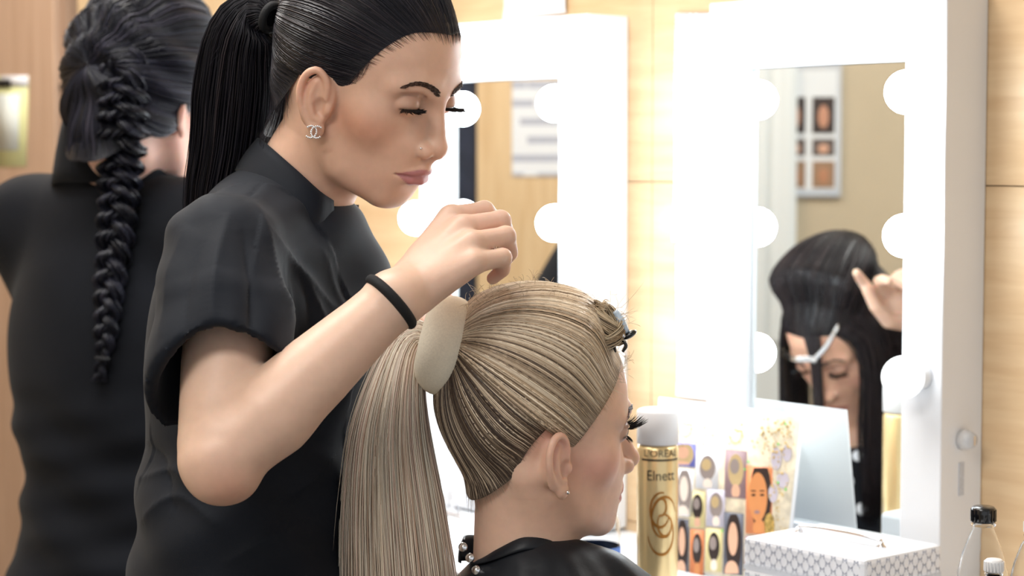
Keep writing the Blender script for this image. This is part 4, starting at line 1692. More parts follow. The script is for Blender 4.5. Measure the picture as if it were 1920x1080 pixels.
# ponytail falling from the ring
K = 22
cen = catmull([P(850, 648, 2.045), P(812, 640, 2.05), P(780, 628, 2.055), P(756, 660, 2.055), P(738, 740, 2.05), P(730, 830, 2.05), P(735, 950, 2.05), P(744, 1080, 2.05), P(750, 1190, 2.05)], K)
wx = np.interp(np.linspace(0, 1, K), [0, .125, .25, .375, .5, .625, .75, .875, 1], [.006, .011, .017, .021, .032, .042, .052, .058, .058])
wy = np.interp(np.linspace(0, 1, K), [0, .14, .28, .5, 1], [.006, .011, .016, .024, .028])
N = 3800
a = rng.uniform(0, 2 * np.pi, N)
rho = np.sqrt(rng.uniform(0, 1, N))
T = nrm(np.gradient(cen, axis=0))
A = nrm(np.cross(T, (0, 1, 0)))
B = np.array([0, 1.0, 0])
pth = cen[None] + A[None] * (rho * np.cos(a))[:, None, None] * wx[None, :, None] + B * (rho * np.sin(a))[:, None, None] * wy[None, :, None]
tK = np.linspace(0, 1, K)[None, :]
pth = pth + (rng.normal(0, .0035, (N, 1)) * tK ** 1.5)[..., None] * np.array([1, 0, 0]) + (np.sin(tK * 9 + rng.uniform(0, 6, (N, 1))) * .0014 * tK)[..., None] * np.array([1, .5, 0])
# uneven lengths at the ends
Lf = rng.uniform(.80, 1.0, N)
idx = tK * Lf[:, None] * (K - 1)
i0 = np.minimum(idx.astype(int), K - 2)
fr = (idx - i0)[..., None]
pth = np.take_along_axis(pth, i0[..., None].repeat(3, -1), 1) * (1 - fr) + np.take_along_axis(pth, (i0 + 1)[..., None].repeat(3, -1), 1) * fr
a8 = np.linspace(0, 2 * np.pi, 16, endpoint=False)
core = cen[None] + (A[None] * np.cos(a8)[:, None, None] * wx[None, :, None] + B * np.sin(a8)[:, None, None] * wy[None, :, None]) * .78
core_ok = core[:, :-3]
palP = [srgb(232, 218, 198), srgb(240, 230, 212), srgb(214, 192, 172), srgb(190, 162, 140), srgb(226, 200, 184)]
hair_obj('ponytail', pth, rng.uniform(.0005, .0012, N), palP, rng, M_HAIR, cl_p, [.3, .25, .2, .1, .15], taper=(1, .6), kind='stuff')
mesh_np('ponytail_core', core_ok.reshape(-1, 3), grid_faces(16, core_ok.shape[1], True), M_HAIR, cl_p, True, np.tile(np.asarray(srgb(200, 176, 152)), (core_ok.shape[0] * core_ok.shape[1], 1)))
N = 120
ii = rng.integers(0, pth.shape[0], N)
fl = pth[ii].copy()
fl = fl[:, 6:]
fl += (np.sign(rng.normal(0, 1, (N, 1))) * rng.uniform(.004, .02, (N, 1)) * np.linspace(0, 1, fl.shape[1])[None] ** 1.3)[..., None] * np.array([1, .2, 0])
hair_obj('loose_hairs', fl, .0002, palP, rng, M_HAIR, cl_p, kind='stuff')

# cape
cp = Sculpt(NBC + np.array([-.34, -.36, -.50]), NBC + np.array([.36, .36, .075]), .0045).frame(WORLD)
cp.ell(NBC + np.array([0.01, 0, -.235]), (.155, .19, .235), k=0)
for s in (1, -1):
    cp.chain([NBC + np.array([0, 0, -.035]), NBC + XC * s * .115 + np.array([.01, 0, -.060]), NBC + XC * s * .165 + np.array([.02, 0, -.13]), NBC + XC * s * .19 + np.array([.05, 0, -.40])], [.058, .052, .062, .085], k=.05)
cp.chain([P(1010, 1095, 2.06), P(1120, 1125, 2.07), P(1200, 1190, 2.08)], [.052, .055, .06], k=.04)
V, Q = cp.mesh(2)
Nn = vnormals(V, Q)
rel = V - NBC
ang = np.arctan2(rel[:, 1], rel[:, 0])
rr = np.linalg.norm(rel[:, :2], axis=1)
V = V + Nn * ((np.sin(ang * 11 + np.sin(rel[:, 2] * 25)) * .004 + np.sin(ang * 23 + 1) * .0015) * S(rr, .06, .16))[:, None]
cape = mesh_np('cape', V, Q, M_CAPE, cl_p)
base = [P(880, 1062, 2.075), P(920, 1052, 2.04), P(985, 1032, 2.025), P(1050, 1032, 2.045), P(1085, 1040, 2.11), P(1050, 1035, 2.17), P(980, 1040, 2.19), P(905, 1050, 2.165), P(862, 1052, 2.11), P(862, 1056, 2.085)]
top = [P(905, 1044, 2.070), P(935, 1026, 2.045), P(985, 1003, 2.035), P(1040, 1001, 2.05), P(1062, 1010, 2.11), P(1040, 1005, 2.155), P(980, 1003, 2.17), P(915, 1004, 2.155), P(874, 1003, 2.11), P(868, 1012, 2.085)]
collar_band('cape_collar', base, top, .002, M_CAPE, cape, 70, 6)
for (x, y, d) in ((868, 1026, 2.072), (881, 1046, 2.062), (893, 1069, 2.052)):
    c = P(x, y, d)
    ax_ = nrm(np.array([-.25, -1, .25]))
    lathe('snap', c, [(0, .0022), (.0022, .0021), (.0030, .0012), (.0046, .0010), (.0050, 0), (0, -.001)], M_SILVER, cape, 20, ax_)

# ------------------------------------------------------------------ braided stylist at the left, seen from behind
rng = np.random.default_rng(23)
fw = yawpitch(62, -14)
FB = Frame(P(272, 165, 2.845), fw, up_roll(fw, 4), 1.10)
bp_ = thing('person', 'stylist seen from behind with a long black plait down her back', 'person', (-.58, 2.95, 0), 'people in the salon')
NBB = P(218, 338, 2.885)
sc = Sculpt(np.minimum(FB.o - .14, NBB - .08), FB.o + .15, .0026).frame(FB)
face(sc, .003)
sc.frame(WORLD)
sc.chain([FB.w((0, -.025, -.03)), FB.w((0, -.022, -.085)), NBB], [.054, .052, .058], k=.022)
V, Q = sc.mesh(1)
parts = [(V, Q, face_colors(FB.l(V), np.array(srgb(222, 180, 164)), np.array(srgb(222, 150, 140)), np.array(srgb(180, 110, 110)), np.array(srgb(190, 140, 120)), np.array(srgb(130, 100, 96))))]
XB = nrm(np.array([.88, -.47, 0]))
SHR, SHL = NBB + XB * .165 + np.array([0, 0, -.065]), NBB - XB * .165 + np.array([0, 0, -.065])
FWB = nrm(np.array([.47, .88, 0]))
tgt = NBB + np.array([.3, .2, 0])
sc = Sculpt(np.minimum(SHR, SHL) - np.array([.12, .34, .50]), np.maximum(np.maximum(SHR, SHL), tgt) + .12, .008).frame(WORLD)
sc.ell(NBB + FWB * .02 + np.array([0, 0, -.26]), (.11, .085, .22), k=0, rot=np.stack([XB, FWB, [0, 0, 1]], 1))
for Sx, ex, hx in ((SHR + FWB * .02, SHR + FWB * .10 - XB * .02 + np.array([0, 0, -.27]), SHR + FWB * .24 - XB * .08 + np.array([0, 0, -.32])), (SHL + FWB * .02, SHL + FWB * .14 + np.array([0, 0, -.26]), SHL + FWB * .26 + np.array([.1, 0, -.32]))):
    sc.chain([NBB + np.array([0, 0, -.04]), Sx, ex, hx], [.045, .045, .036, .026], k=.03)
    dv = nrm(hx - ex)
    sc.ell(hx + dv * .05, (.045, .03, .03), k=.02)
    for q in range(4):
        o_ = np.array([0, (q - 1.5) * .018, .008])
        sc.chain([hx + dv * .07 + o_, hx + dv * .11 + o_, hx + dv * .13 + o_ + np.array([0, 0, -.02])], [.010, .009, .007], k=.004)
    sc.chain([hx + dv * .03, hx + dv * .07 + np.array([0, -.04, .02])], [.014, .009], k=.006)
V, Q = sc.mesh(1)
parts.append((V, Q, np.tile(np.array(srgb(222, 184, 164)), (len(V), 1))))
V, Q, C = merge(parts)
mesh_np('body', V, Q, M_SKIN, bp_, True, C)
ring_obj('hoop_earring', P(326, 274, 2.82), (0.3, -.9, .1), .006, .0012, M_SILVER, bp_, 24, 8)

half = [(0, .080, .066), (.030, .074, .067), (.053, .055, .044), (.0665, .028, .000), (.0715, .024, -.034), (.0745, .010, -.066), (.075, -.018, -.078),
        (.070, -.044, -.084), (.048, -.066, -.088), (.018, -.080, -.100), (0, -.084, -.102)]
RING_B = mirror_ring(half)
BASE_B = np.array([0, -.100, .000])


def thick_b(d):
    return .011 + .005 * np.sin(d[..., 2] * 14 + np.abs(d[..., 0]) * 7) + .008 * S(d[..., 2], .5, 1.0)


nu, nv = 180, 26
pth, _ = slick_paths(RING_B, BASE_B, np.arange(nu) / nu, nv, thick_b, edge=.010)
palK = [srgb(17, 18, 26), srgb(24, 25, 36), srgb(36, 37, 50), srgb(52, 50, 62)]
hairB = mesh_np('hair', FB.w(pth).reshape(-1, 3), grid_faces(nu, nv, True), M_HAIR_DARK, bp_, True, np.tile(palK[0], (nu * nv, 1)))
N = 1500
u = rng.uniform(0, 1, N)
pth, _ = slick_paths(RING_B, BASE_B, u, 18, thick_b, rng.uniform(0, .5, N) ** 1.6, 1.0, rng.uniform(-.001, .0035, N), edge=.010)
hair_obj('hair_strands', FB.w(pth), rng.uniform(.0007, .0016, N), palK, rng, M_HAIR_DARK, hairB, [.4, .3, .2, .1], kind='stuff')


def plait(path, width, cycles, n_sub, name, parent, pal, outward):
    """three-strand plait along path (n,3): each strand a bundle of fine hairs"""
    n = len(path)
    T = nrm(np.gradient(path, axis=0))
    O = nrm(outward - (outward * T).sum(1, keepdims=True) * T)
    Sd = np.cross(T, O)
    t = np.linspace(0, 1, n)
    res = []
    for k in range(3):
        ph = 2 * np.pi * (cycles * t + k / 3.0)
        x = np.sin(ph) * width * .52
        y = np.sin(2 * ph) * width * .26
        core = path + Sd * x[:, None] + O * y[:, None]
        for j in range(n_sub):
            a = rng.uniform(0, 6.28)
            r = (.46 if j > n_sub * .4 else .36) * width * math.sqrt(rng.uniform(.1, 1))
            tw = a + ph * .5
            res.append(core + Sd * (r * np.cos(tw))[:, None] + O * (r * np.sin(tw))[:, None])
    return hair_obj(name, np.array(res), .0019, pal, rng, M_HAIR_DARK, parent, [.4, .3, .2, .1], kind='stuff')


bpath = catmull([P(262, 36, 2.80), P(240, 70, 2.765), P(232, 150, 2.735), P(230, 220, 2.735), P(228, 300, 2.76), P(222, 380, 2.765), P(212, 470, 2.76), P(204, 560, 2.755), P(196, 640, 2.755), P(186, 715, 2.76)], 150)
bw = np.interp(np.linspace(0, 1, 150), [0, .12, .35, .6, .88, .93, 1], [.022, .036, .040, .031, .018, .010, .012])
plait(bpath, bw, 7.5, 46, 'plait', bp_, palK, np.tile(np.array([-.15, -1.0, .1]), (150, 1)))
ring_obj('plait_band', P(192, 672, 2.74), (0.1, 0, 1), .0085, .0022, M_ELASTIC, bp_, 24, 8)

tb = Sculpt(NBB + np.array([-.36, -.30, -.78]), NBB + np.array([.34, .30, .055]), .0055).frame(WORLD)
rotB = np.stack([XB, FWB, [0, 0, 1]], 1)
tb.ell(NBB + np.array([0, 0, -.24]), (.178, .125, .23), k=0, rot=rotB)
tb.ell(NBB + np.array([0, 0, -.42]), (.152, .115, .22), k=.06, rot=rotB)
tb.ell(NBB + np.array([0, 0, -.66]), (.185, .135, .22), k=.08, rot=rotB)
for Sx, ex in ((SHR, SHR + FWB * .06 + np.array([0, 0, -.17])), (SHL, SHL + FWB * .10 + np.array([0, 0, -.17]))):
    tb.chain([NBB + np.array([0, 0, -.035]), Sx], [.058, .062], k=.06)
    tb.chain([Sx, ex], [.064, .068], k=.04)
V, Q = tb.mesh(2)
Nn = vnormals(V, Q)
rel = V - NBB
lat = rel @ XB
f = (np.sin(rel[:, 2] * 58 + np.sin(lat * 17) * 1.5 + lat * 10) * .0042 + np.sin(rel[:, 2] * 110 - lat * 22) * .0016) * S(-rel[:, 2], .24, .38) * (1 - S(-rel[:, 2], .62, .75))
f += np.sin(lat * 38 + rel[:, 2] * 20) * .0014
V = V + Nn * f[:, None]
tunB = mesh_np('tunic', V, Q, M_CLOTH2, bp_)
a = np.linspace(0, 2 * np.pi, 9)[:-1]


def loop(c, rx, ry, tilt):
    return [c + XB * rx * math.cos(q) + FWB * (ry * math.sin(q)) + np.array([0, 0, tilt * math.sin(q)]) for q in np.linspace(.6 * np.pi, 2.4 * np.pi, 10)]


collar_band('collar', loop(NBB - FWB * .006 + np.array([0, 0, -.014]), .090, .086, -.012), loop(NBB + (FB.o - NBB) * np.array([.22, .22, 0]) - FWB * .006 + np.array([0, 0, .050]), .080, .082, -.050), .003, M_CLOTH2, tunB, 50, 5)
tr = Sculpt((NBB[0] - .3, NBB[1] - .3, -.005), (NBB[0] + .3, NBB[1] + .3, .84), .012).frame(WORLD)
cB = np.array([NBB[0], NBB[1], .70])
tr.ell(cB, (.16, .13, .12), k=0)
for s in (1, -1):
    q = cB + XB * s * .09
    tr.chain([q, np.array([q[0], q[1], .4]), np.array([q[0], q[1], .09])], [.085, .065, .05], k=.03)
V, Q = tr.mesh(1)
mesh_np('trousers', V, Q, M_CLOTH2, bp_)
for s in (1, -1):
    q = cB + XB * s * .09
    sh = Sculpt(np.array([q[0] - .17, q[1] - .12, -.01]), np.array([q[0] + .17, q[1] + .2, .14]), .008).frame(WORLD)
    sh.ell(np.array([q[0], q[1], .035]) + FWB * .05, (.045, .12, .035), k=0, rot=rotB)
    sh.chain([(q[0], q[1], .05), (q[0], q[1], .11)], [.045, .045], k=.03)
    V, Q = sh.mesh(1)
    V[:, 2] = np.maximum(V[:, 2], .001)
    mesh_np('shoe', V, Q, M_BLACKPL, bp_)

# ------------------------------------------------------------------ dark-haired client, seen only in the right mirror
rng = np.random.default_rng(31)
fw = yawpitch(36, -38)
FD = Frame(np.array([-.325, 2.545, 1.115]), fw, up_roll(fw, 0), 1.08)
dp = thing('person', 'dark-haired client with sectioned hair and silver clips reflected in the right mirror', 'person', (-.36, 2.5, .25), 'people in the salon')
NBD = FD.o + np.array([-.040, -.015, -.185])
sc = Sculpt(np.minimum(FD.o - .13, NBD - .07), FD.o + .14, .0024).frame(FD)
face(sc, -.004)
sc.frame(WORLD)
sc.chain([FD.w((0, -.025, -.03)), FD.w((0, -.022, -.085)), NBD], [.054, .050, .056], k=.022)
V, Q = sc.mesh(1)
parts = [(V, Q, face_colors(FD.l(V), np.array(srgb(216, 170, 146)), np.array(srgb(214, 140, 124)), np.array(srgb(176, 100, 100)), np.array(srgb(186, 132, 106)), np.array(srgb(110, 80, 76))))]
XD = nrm(np.array([.616, -.788, 0]))
sc = Sculpt(NBD + np.array([-.3, -.3, -.42]), NBD + np.array([.3, .3, .08]), .010).frame(WORLD)
sc.ell(NBD + np.array([0, 0, -.23]), (.12, .13, .22), k=0)
for s in (1, -1):
    sc.chain([NBD + np.array([0, 0, -.03]), NBD + XD * s * .10 + np.array([0, 0, -.07]), NBD + XD * s * .12 + np.array([0.02, 0, -.30])], [.045, .04, .035], k=.04)
V, Q = sc.mesh(1)
parts.append((V, Q, np.tile(np.array(srgb(216, 172, 148)), (len(V), 1))))
V, Q, C = merge(parts)
mesh_np('body', V, Q, M_SKIN, dp, True, C)
lp = np.concatenate([lash_paths(FD, s, rng, -.004, 40, .012, -.3, .004) for s in (1, -1)])
hair_obj('eyelashes', lp, .0006, [srgb(16, 14, 16)], rng, M_LASH, dp, kind='stuff')
arch = [(.012, .0125), (.020, .0165), (.031, .0205), (.041, .0195), (.0495, .0130)]
bq = np.concatenate([project_y(sc if False else SC_CL, FC, brow_paths(FD, s, rng, arch, 100, .0065)) for s in (1, -1)])
hair_obj('eyebrows', FD.w(bq), .0006, [srgb(40, 32, 30)], rng, M_HAIR_DARK, dp, kind='stuff')
BASE_D = np.array([0, -.092, .05])


def thick_d(d):
    return .010 + .034 * S(d[..., 2], .55, .80) * S(-d[..., 1], -.62, -.30)


half = [(0, .080, .060), (.030, .074, .060), (.053, .055, .044), (.0665, .024, .002), (.0715, .012, -.020), (.0745, -.002, -.030), (.075, -.022, -.036),
        (.066, -.040, -.050), (.044, -.062, -.068), (.018, -.076, -.078), (0, -.080, -.080)]
RING_D = mirror_ring(half)
nu, nv = 160, 30
pth, _ = slick_paths(RING_D, BASE_D, np.arange(nu) / nu, nv, thick_d)
palN = [srgb(22, 20, 24), srgb(32, 28, 32), srgb(46, 38, 40)]
hairD = mesh_np('hair', FD.w(pth).reshape(-1, 3), grid_faces(nu, nv, True), M_HAIR_DARK, dp, True, np.tile(palN[0], (nu * nv, 1)))
N = 900
pth, _ = slick_paths(RING_D, BASE_D, rng.uniform(0, 1, N), 18, thick_d, rng.uniform(0, .4, N), 1.0, rng.uniform(0, .002, N))
hair_obj('hair_strands', FD.w(pth), .0010, palN, rng, M_HAIR_DARK, hairD, kind='stuff')


def curtain(name, roots, ends, n, spread, mids=None):
    ps = []
    for i in range(n):
        k = rng.uniform(0, 1)
        a = np.array([np.interp(k, np.linspace(0, 1, len(roots)), np.asarray(roots)[:, j]) for j in range(3)])
        e = np.array([np.interp(k, np.linspace(0, 1, len(ends)), np.asarray(ends)[:, j]) for j in range(3)])
        m = np.array([np.interp(k, np.linspace(0, 1, len(mids)), np.asarray(mids)[:, j]) for j in range(3)])
        ps.append(catmull([a, m + rng.normal(0, spread * .5, 3), (m + e) / 2 + rng.normal(0, spread * .6, 3), e + rng.normal(0, spread, 3)], 14))
    return hair_obj(name, np.array(ps), .0011, palN, rng, M_HAIR_DARK, dp, kind='stuff')


LD = FD.l


def hang(x, y, z, drop):
    q = FD.w((x, y, z))
    return q + np.array([0, 0, -drop])


for s in (1, -1):
    roots = [FD.w((s * .030, .070, .072)), FD.w((s * .050, .035, .090)), FD.w((s * .050, -.02, .10))]
    mids = [FD.w((s * .072, .066, .020)), FD.w((s * .088, .03, .015)), FD.w((s * .088, -.03, .01))]
    ends = [hang(s * .074, .058, .0, .27), hang(s * .092, .01, .0, .27), hang(s * .088, -.05, .0, .27)]
    curtain('hanging_section', roots, ends, 420, .005, mids)
curtain('front_section', [FD.w((.004, .088, .070)), FD.w((.034, .082, .070))], [hang(.020, .112, .0, .20), hang(.034, .110, .0, .20)], 130, .0025, [FD.w((.016, .110, .030)), FD.w((.030, .106, .030))])
# silver sectioning clips
M_CHROME = pbr('clip_chrome', (.75, .78, .82), .15, 1.0)
for (a, m, b) in (((-.054, .084, .026), (-.018, .106, .036), (.024, .106, .038)), ((.024, .106, .039), (.046, .094, .056), (.066, .074, .080))):
    c1 = thing('sectioning_clip', 'silver sectioning clip across the reflected dark-haired client\'s forehead' if a[0] < 0 else 'silver sectioning clip slanting up the reflected dark-haired client\'s hair', 'hair clip', tuple(FD.w(a)), 'sectioning clips')
    pts = catmull([FD.w(a), FD.w(m), FD.w(b)], 14)
    for k, off in enumerate((.0, .005)):
        tube_obj('blade', pts + np.array([0, 0, off]), [.0034] + [.0028] * 12 + [.0014], M_CHROME, c1, 8)
    sphere_obj('hinge', pts[-1] if a[0] < 0 else pts[0], .0055, M_CHROME, c1, 14, 8)
# black beaded top
tp = Sculpt(NBD + np.array([-.32, -.32, -.44]), NBD + np.array([.32, .32, .03]), .007).frame(WORLD)
tp.ell(NBD + np.array([0, 0, -.24]), (.135, .145, .22), k=0)
for s in (1, -1):
    tp.chain([NBD + np.array([0, 0, -.045]), NBD + XD * s * .10 + np.array([0, 0, -.07]), NBD + XD * s * .12 + np.array([0.02, 0, -.34])], [.055, .05, .05], k=.04)
V, Q = tp.mesh(2)
top_ = mesh_np('black_top', V, Q, M_CLOTH2, dp)
Nn = vnormals(V, Q)
sel = np.where((V[:, 2] > NBD[2] - .30) & (Nn[:, 2] < .9))[0]
sel = rng.choice(sel, 400, replace=False)
keep = []
for i in sel:
    if all(np.linalg.norm(V[i] - V[j]) > .035 for j in keep):
        keep.append(i)
for i in keep:
    sphere_obj('white_spot', V[i] + Nn[i] * .0004, .009, M_PAPER, top_, 14, 6, axes=np.stack([nrm(np.cross(Nn[i], (.3, .2, .9))), np.cross(Nn[i], nrm(np.cross(Nn[i], (.3, .2, .9)))), Nn[i]]), squash=(1, 1.2, .12))
# jewelled ornament standing on the far end of the worktop
orn = thing('hair_ornament', 'silver rhinestone hair ornament on the worktop behind the blonde client\'s neck', 'hair ornament', tuple(WL(.90, .03, SHELF_Z)))
oc = WL(.90, .045, SHELF_Z)
wire = []
tri, rad_ = [], []
for k in range(7):
    a0 = k / 6.0
    e = oc + UV * (.034 - .068 * a0) + ZV * (.016 + .034 * math.sin(.5 + 2.2 * a0)) - NV * .006 * math.sin(k * 2.0)
    tube_obj('wire', [oc + UV * (.02 - .04 * a0) + ZV * .0012, (oc + e) / 2 + ZV * .008, e], [.0012, .001, .0008], M_SILVER, orn, 6, 10)
    for j in range(5):
        tri.append(e + rng.normal(0, .0045, 3))
        rad_.append(rng.uniform(.0018, .0048))
tube_obj('comb_bar', [oc + UV * .03 + ZV * .003, oc + ZV * .004, oc - UV * .03 + ZV * .003], .003, M_SILVER, orn, 8, 12)
o = beads('rhinestones', tri, rad_, M_CRYSTAL, orn)
o['kind'] = 'stuff'

# ------------------------------------------------------------------ things on the worktop
def text_mesh(body, size, extrude=0.0):
    cu = bpy.data.curves.new('txt', 'FONT')
    cu.body = body
    cu.size = size
    cu.extrude = extrude
    cu.align_x = 'CENTER'
    cu.align_y = 'CENTER'
    cu.resolution_u = 3
    o = bpy.data.objects.new('txt', cu)
    COL.objects.link(o)
    bpy.context.view_layer.update()
    me = bpy.data.meshes.new_from_object(o.evaluated_get(bpy.context.evaluated_depsgraph_get()))
    V = np.array([v.co[:] for v in me.vertices])
    T = []
    me.calc_loop_triangles()
    T = np.array([t.vertices[:] for t in me.loop_triangles])
    bpy.data.objects.remove(o)
    bpy.data.meshes.remove(me)
    bpy.data.curves.remove(cu)
    return V, T


# ---- hairspray can
cx = P(1233, 900, 2.49)
top_z = P(1233, 765, 2.49)[2]
CR = .0258
can0 = np.array([cx[0], cx[1], SHELF_Z])
can = thing('hairspray_can', 'gold hairspray can with a tall white cap beside the collage board', 'hairspray', tuple(can0))
Hc = top_z - SHELF_Z
capb = P(1233, 830, 2.49)[2] - SHELF_Z
lathe('can_body', can0, [(0, .001), (CR - .003, .001), (CR - .001, .003), (CR, .006), (CR, capb - .008), (CR - .001, capb - .003), (CR - .004, capb - .001), (0, capb - .001)], M_GOLD, can, 64)
lathe('cap', can0, [(0, capb), (CR + .0004, capb), (CR + .0004, Hc - .004), (CR - .0012, Hc - .001), (CR - .004, Hc), (0, Hc)], M_WHITEPL, can, 64)


def wrap(name, V, T, z, ang0, mat, r=CR + .0004):
    a = ang0 + V[:, 0] / CR
    W = np.stack([can0[0] + np.sin(a) * (r + V[:, 2]), can0[1] - np.cos(a) * (r + V[:, 2]), can0[2] + z + V[:, 1]], 1)
    return mesh_np(name, W, np.zeros((0, 4)), mat, can, False, tris=T)


zc = lambda y: P(1233, y, 2.464)[2] - SHELF_Z
V, T = text_mesh("L'OR\u00c9AL", .0125)
wrap('maker_lettering', V, T, zc(851), .12, M_BLACKINK)
n = 30
x = np.linspace(-.027, .027, n)
V = np.concatenate([np.stack([x, np.full(n, -.0012), np.zeros(n)], 1), np.stack([x, np.full(n, .0012), np.zeros(n)], 1)])
T = np.array([(i, i + 1, n + i + 1) for i in range(n - 1)] + [(i, n + i + 1, n + i) for i in range(n - 1)])
wrap('print_bar', V, T, zc(863), .12, M_BLACKINK)
V, T = text_mesh("Elnett", .0185)
V[:, 0] *= .86
wrap('product_lettering', V, T, zc(893), .10, M_BLACKINK)
# swirling ornament
for k, (rr, cxx, cy) in enumerate(((.030, .004, 975), (.024, .0, 960), (.017, .006, 985), (.030, .002, 1000), (.012, .0, 950))):
    a = np.linspace(.3 + k, 4.9 + k, 40)
    ro = rr * (1 - .25 * np.linspace(0, 1, 40))
    w = .0009 + .0012 * np.sin(np.linspace(0, np.pi, 40))
    xo, yo = (ro + w) * np.cos(a) * .62 + cxx, (ro + w) * np.sin(a)
    xi, yi = (ro - w) * np.cos(a) * .62 + cxx, (ro - w) * np.sin(a)
    V = np.concatenate([np.stack([xi, yi, np.zeros(40)], 1), np.stack([xo, yo, np.zeros(40)], 1)])
    T = np.array([(i, i + 1, 41 + i) for i in range(39)] + [(i, 41 + i, 40 + i) for i in range(39)])
    wrap('swirl_ornament', V, T, zc(cy), .1, M_GOLDSW, CR + .0003)


# ---- collage board leaning by the mirror
def plane_pts(p0, n):
    def f(px, py, off=0.0):
        d = P(px, py, 1.0) - CAM
        k = ((p0 - CAM) @ n) / (d @ n)
        return CAM + d * k - n * off
    return f


zt = on_plane_s(1505, 779, .032)[2]
tR_ = wl_of(on_plane_s(1505, 779, .032))[0]
tL_ = wl_of(on_plane_s(1236, 745, .032))[0]
tl = WL(tL_, .032, zt)
trp = WL(tR_, .032, zt)
bl_ = WL(tL_, .064, SHELF_Z + .0005)
nB = nrm(np.cross(trp - tl, bl_ - tl))
if nB @ NV < 0:
    nB = -nB
bp = plane_pts(tl, nB)
brd = thing('collage_board', 'white board with a gold collage of hairstyle photos leaning by the right mirror', 'board', tuple(bp(1400, 1085)))


def board_quad(name, pts, off, th, mat, parent):
    A = [bp(x, y, off) for x, y in pts]
    V = np.array(A + [a + nB * th for a in A])
    return mesh_np(name, V, [(3, 2, 1, 0), (4, 5, 6, 7), (0, 1, 5, 4), (1, 2, 6, 5), (2, 3, 7, 6), (3, 0, 4, 7)], mat, parent, False)


# bottom corners on the worktop
def board_bottom(px):
    lo_, hi_ = 950, 1250
    for _ in range(40):
        m = (lo_ + hi_) / 2
        if bp(px, m)[2] > SHELF_Z + .0008:
            lo_ = m
        else:
            hi_ = m
    return lo_


BC = [tl, trp, WL(tR_, .064, SHELF_Z + .0005), bl_]
mesh_np('backing', np.array(BC + [q + nB * .004 for q in BC]), [(3, 2, 1, 0), (4, 5, 6, 7), (0, 1, 5, 4), (1, 2, 6, 5), (2, 3, 7, 6), (3, 0, 4, 7)], M_WHITEPL, brd, False)
M_COL = pbr('collage_paper', srgb(226, 214, 190), .45, noise=(70, .22))
cen_ = sum(BC) / 4
SCn = [q + (cen_ - q) * .025 - nB * .0012 for q in BC]
mesh_np('collage_sheet', np.array(SCn + [q + nB * .0011 for q in SCn]), [(3, 2, 1, 0), (4, 5, 6, 7), (0, 1, 5, 4), (1, 2, 6, 5), (2, 3, 7, 6), (3, 0, 4, 7)], M_COL, brd, False)
M_GLIT = pbr('gold_glitter', srgb(206, 176, 104), .35, .5, noise=(220, .5))
hairc = {'blonde': pbr('print_blonde', srgb(196, 172, 128), .5), 'dark': pbr('print_dark', srgb(48, 36, 32), .5), 'grey': pbr('print_ash', srgb(150, 138, 134), .5)}
skinp = {'tan': pbr('print_tan', srgb(208, 140, 88), .5), 'fair': pbr('print_fair', srgb(224, 178, 150), .5), 'pale': pbr('print_pale', srgb(240, 226, 214), .5)}
groundp = {'blue': pbr('print_blue', srgb(120, 124, 206), .5), 'white': pbr('print_white', srgb(232, 232, 236), .5), 'mauve': pbr('print_mauve', srgb(150, 122, 126), .5),
           'orange': pbr('print_orange', srgb(214, 128, 76), .5), 'cream': pbr('print_cream', srgb(222, 208, 150), .5), 'lilac': pbr('print_lilac', srgb(196, 190, 204), .5), 'slate': pbr('print_slate', srgb(90, 92, 104), .5)}


def print_blob(name, cxp, cyp, rxp, ryp, off, mat, parent, n=22, cut=None):
    a = np.linspace(0, 2 * np.pi, n, endpoint=False)
    x, y = cxp + rxp * np.cos(a), cyp + ryp * np.sin(a)
    if cut:
        x = np.clip(x, cut[0] + .5, cut[2] - .5)
        y = np.clip(y, cut[1] + .5, cut[3] - .5)
    V = np.array([bp(p, q, off) for p, q in zip(x, y)] + [bp(float(np.mean(x)), float(np.mean(y)), off)])
    T = np.array([(i, (i + 1) % n, n) for i in range(n)])
    return mesh_np(name, V, np.zeros((0, 4)), mat, parent, False, tris=T)


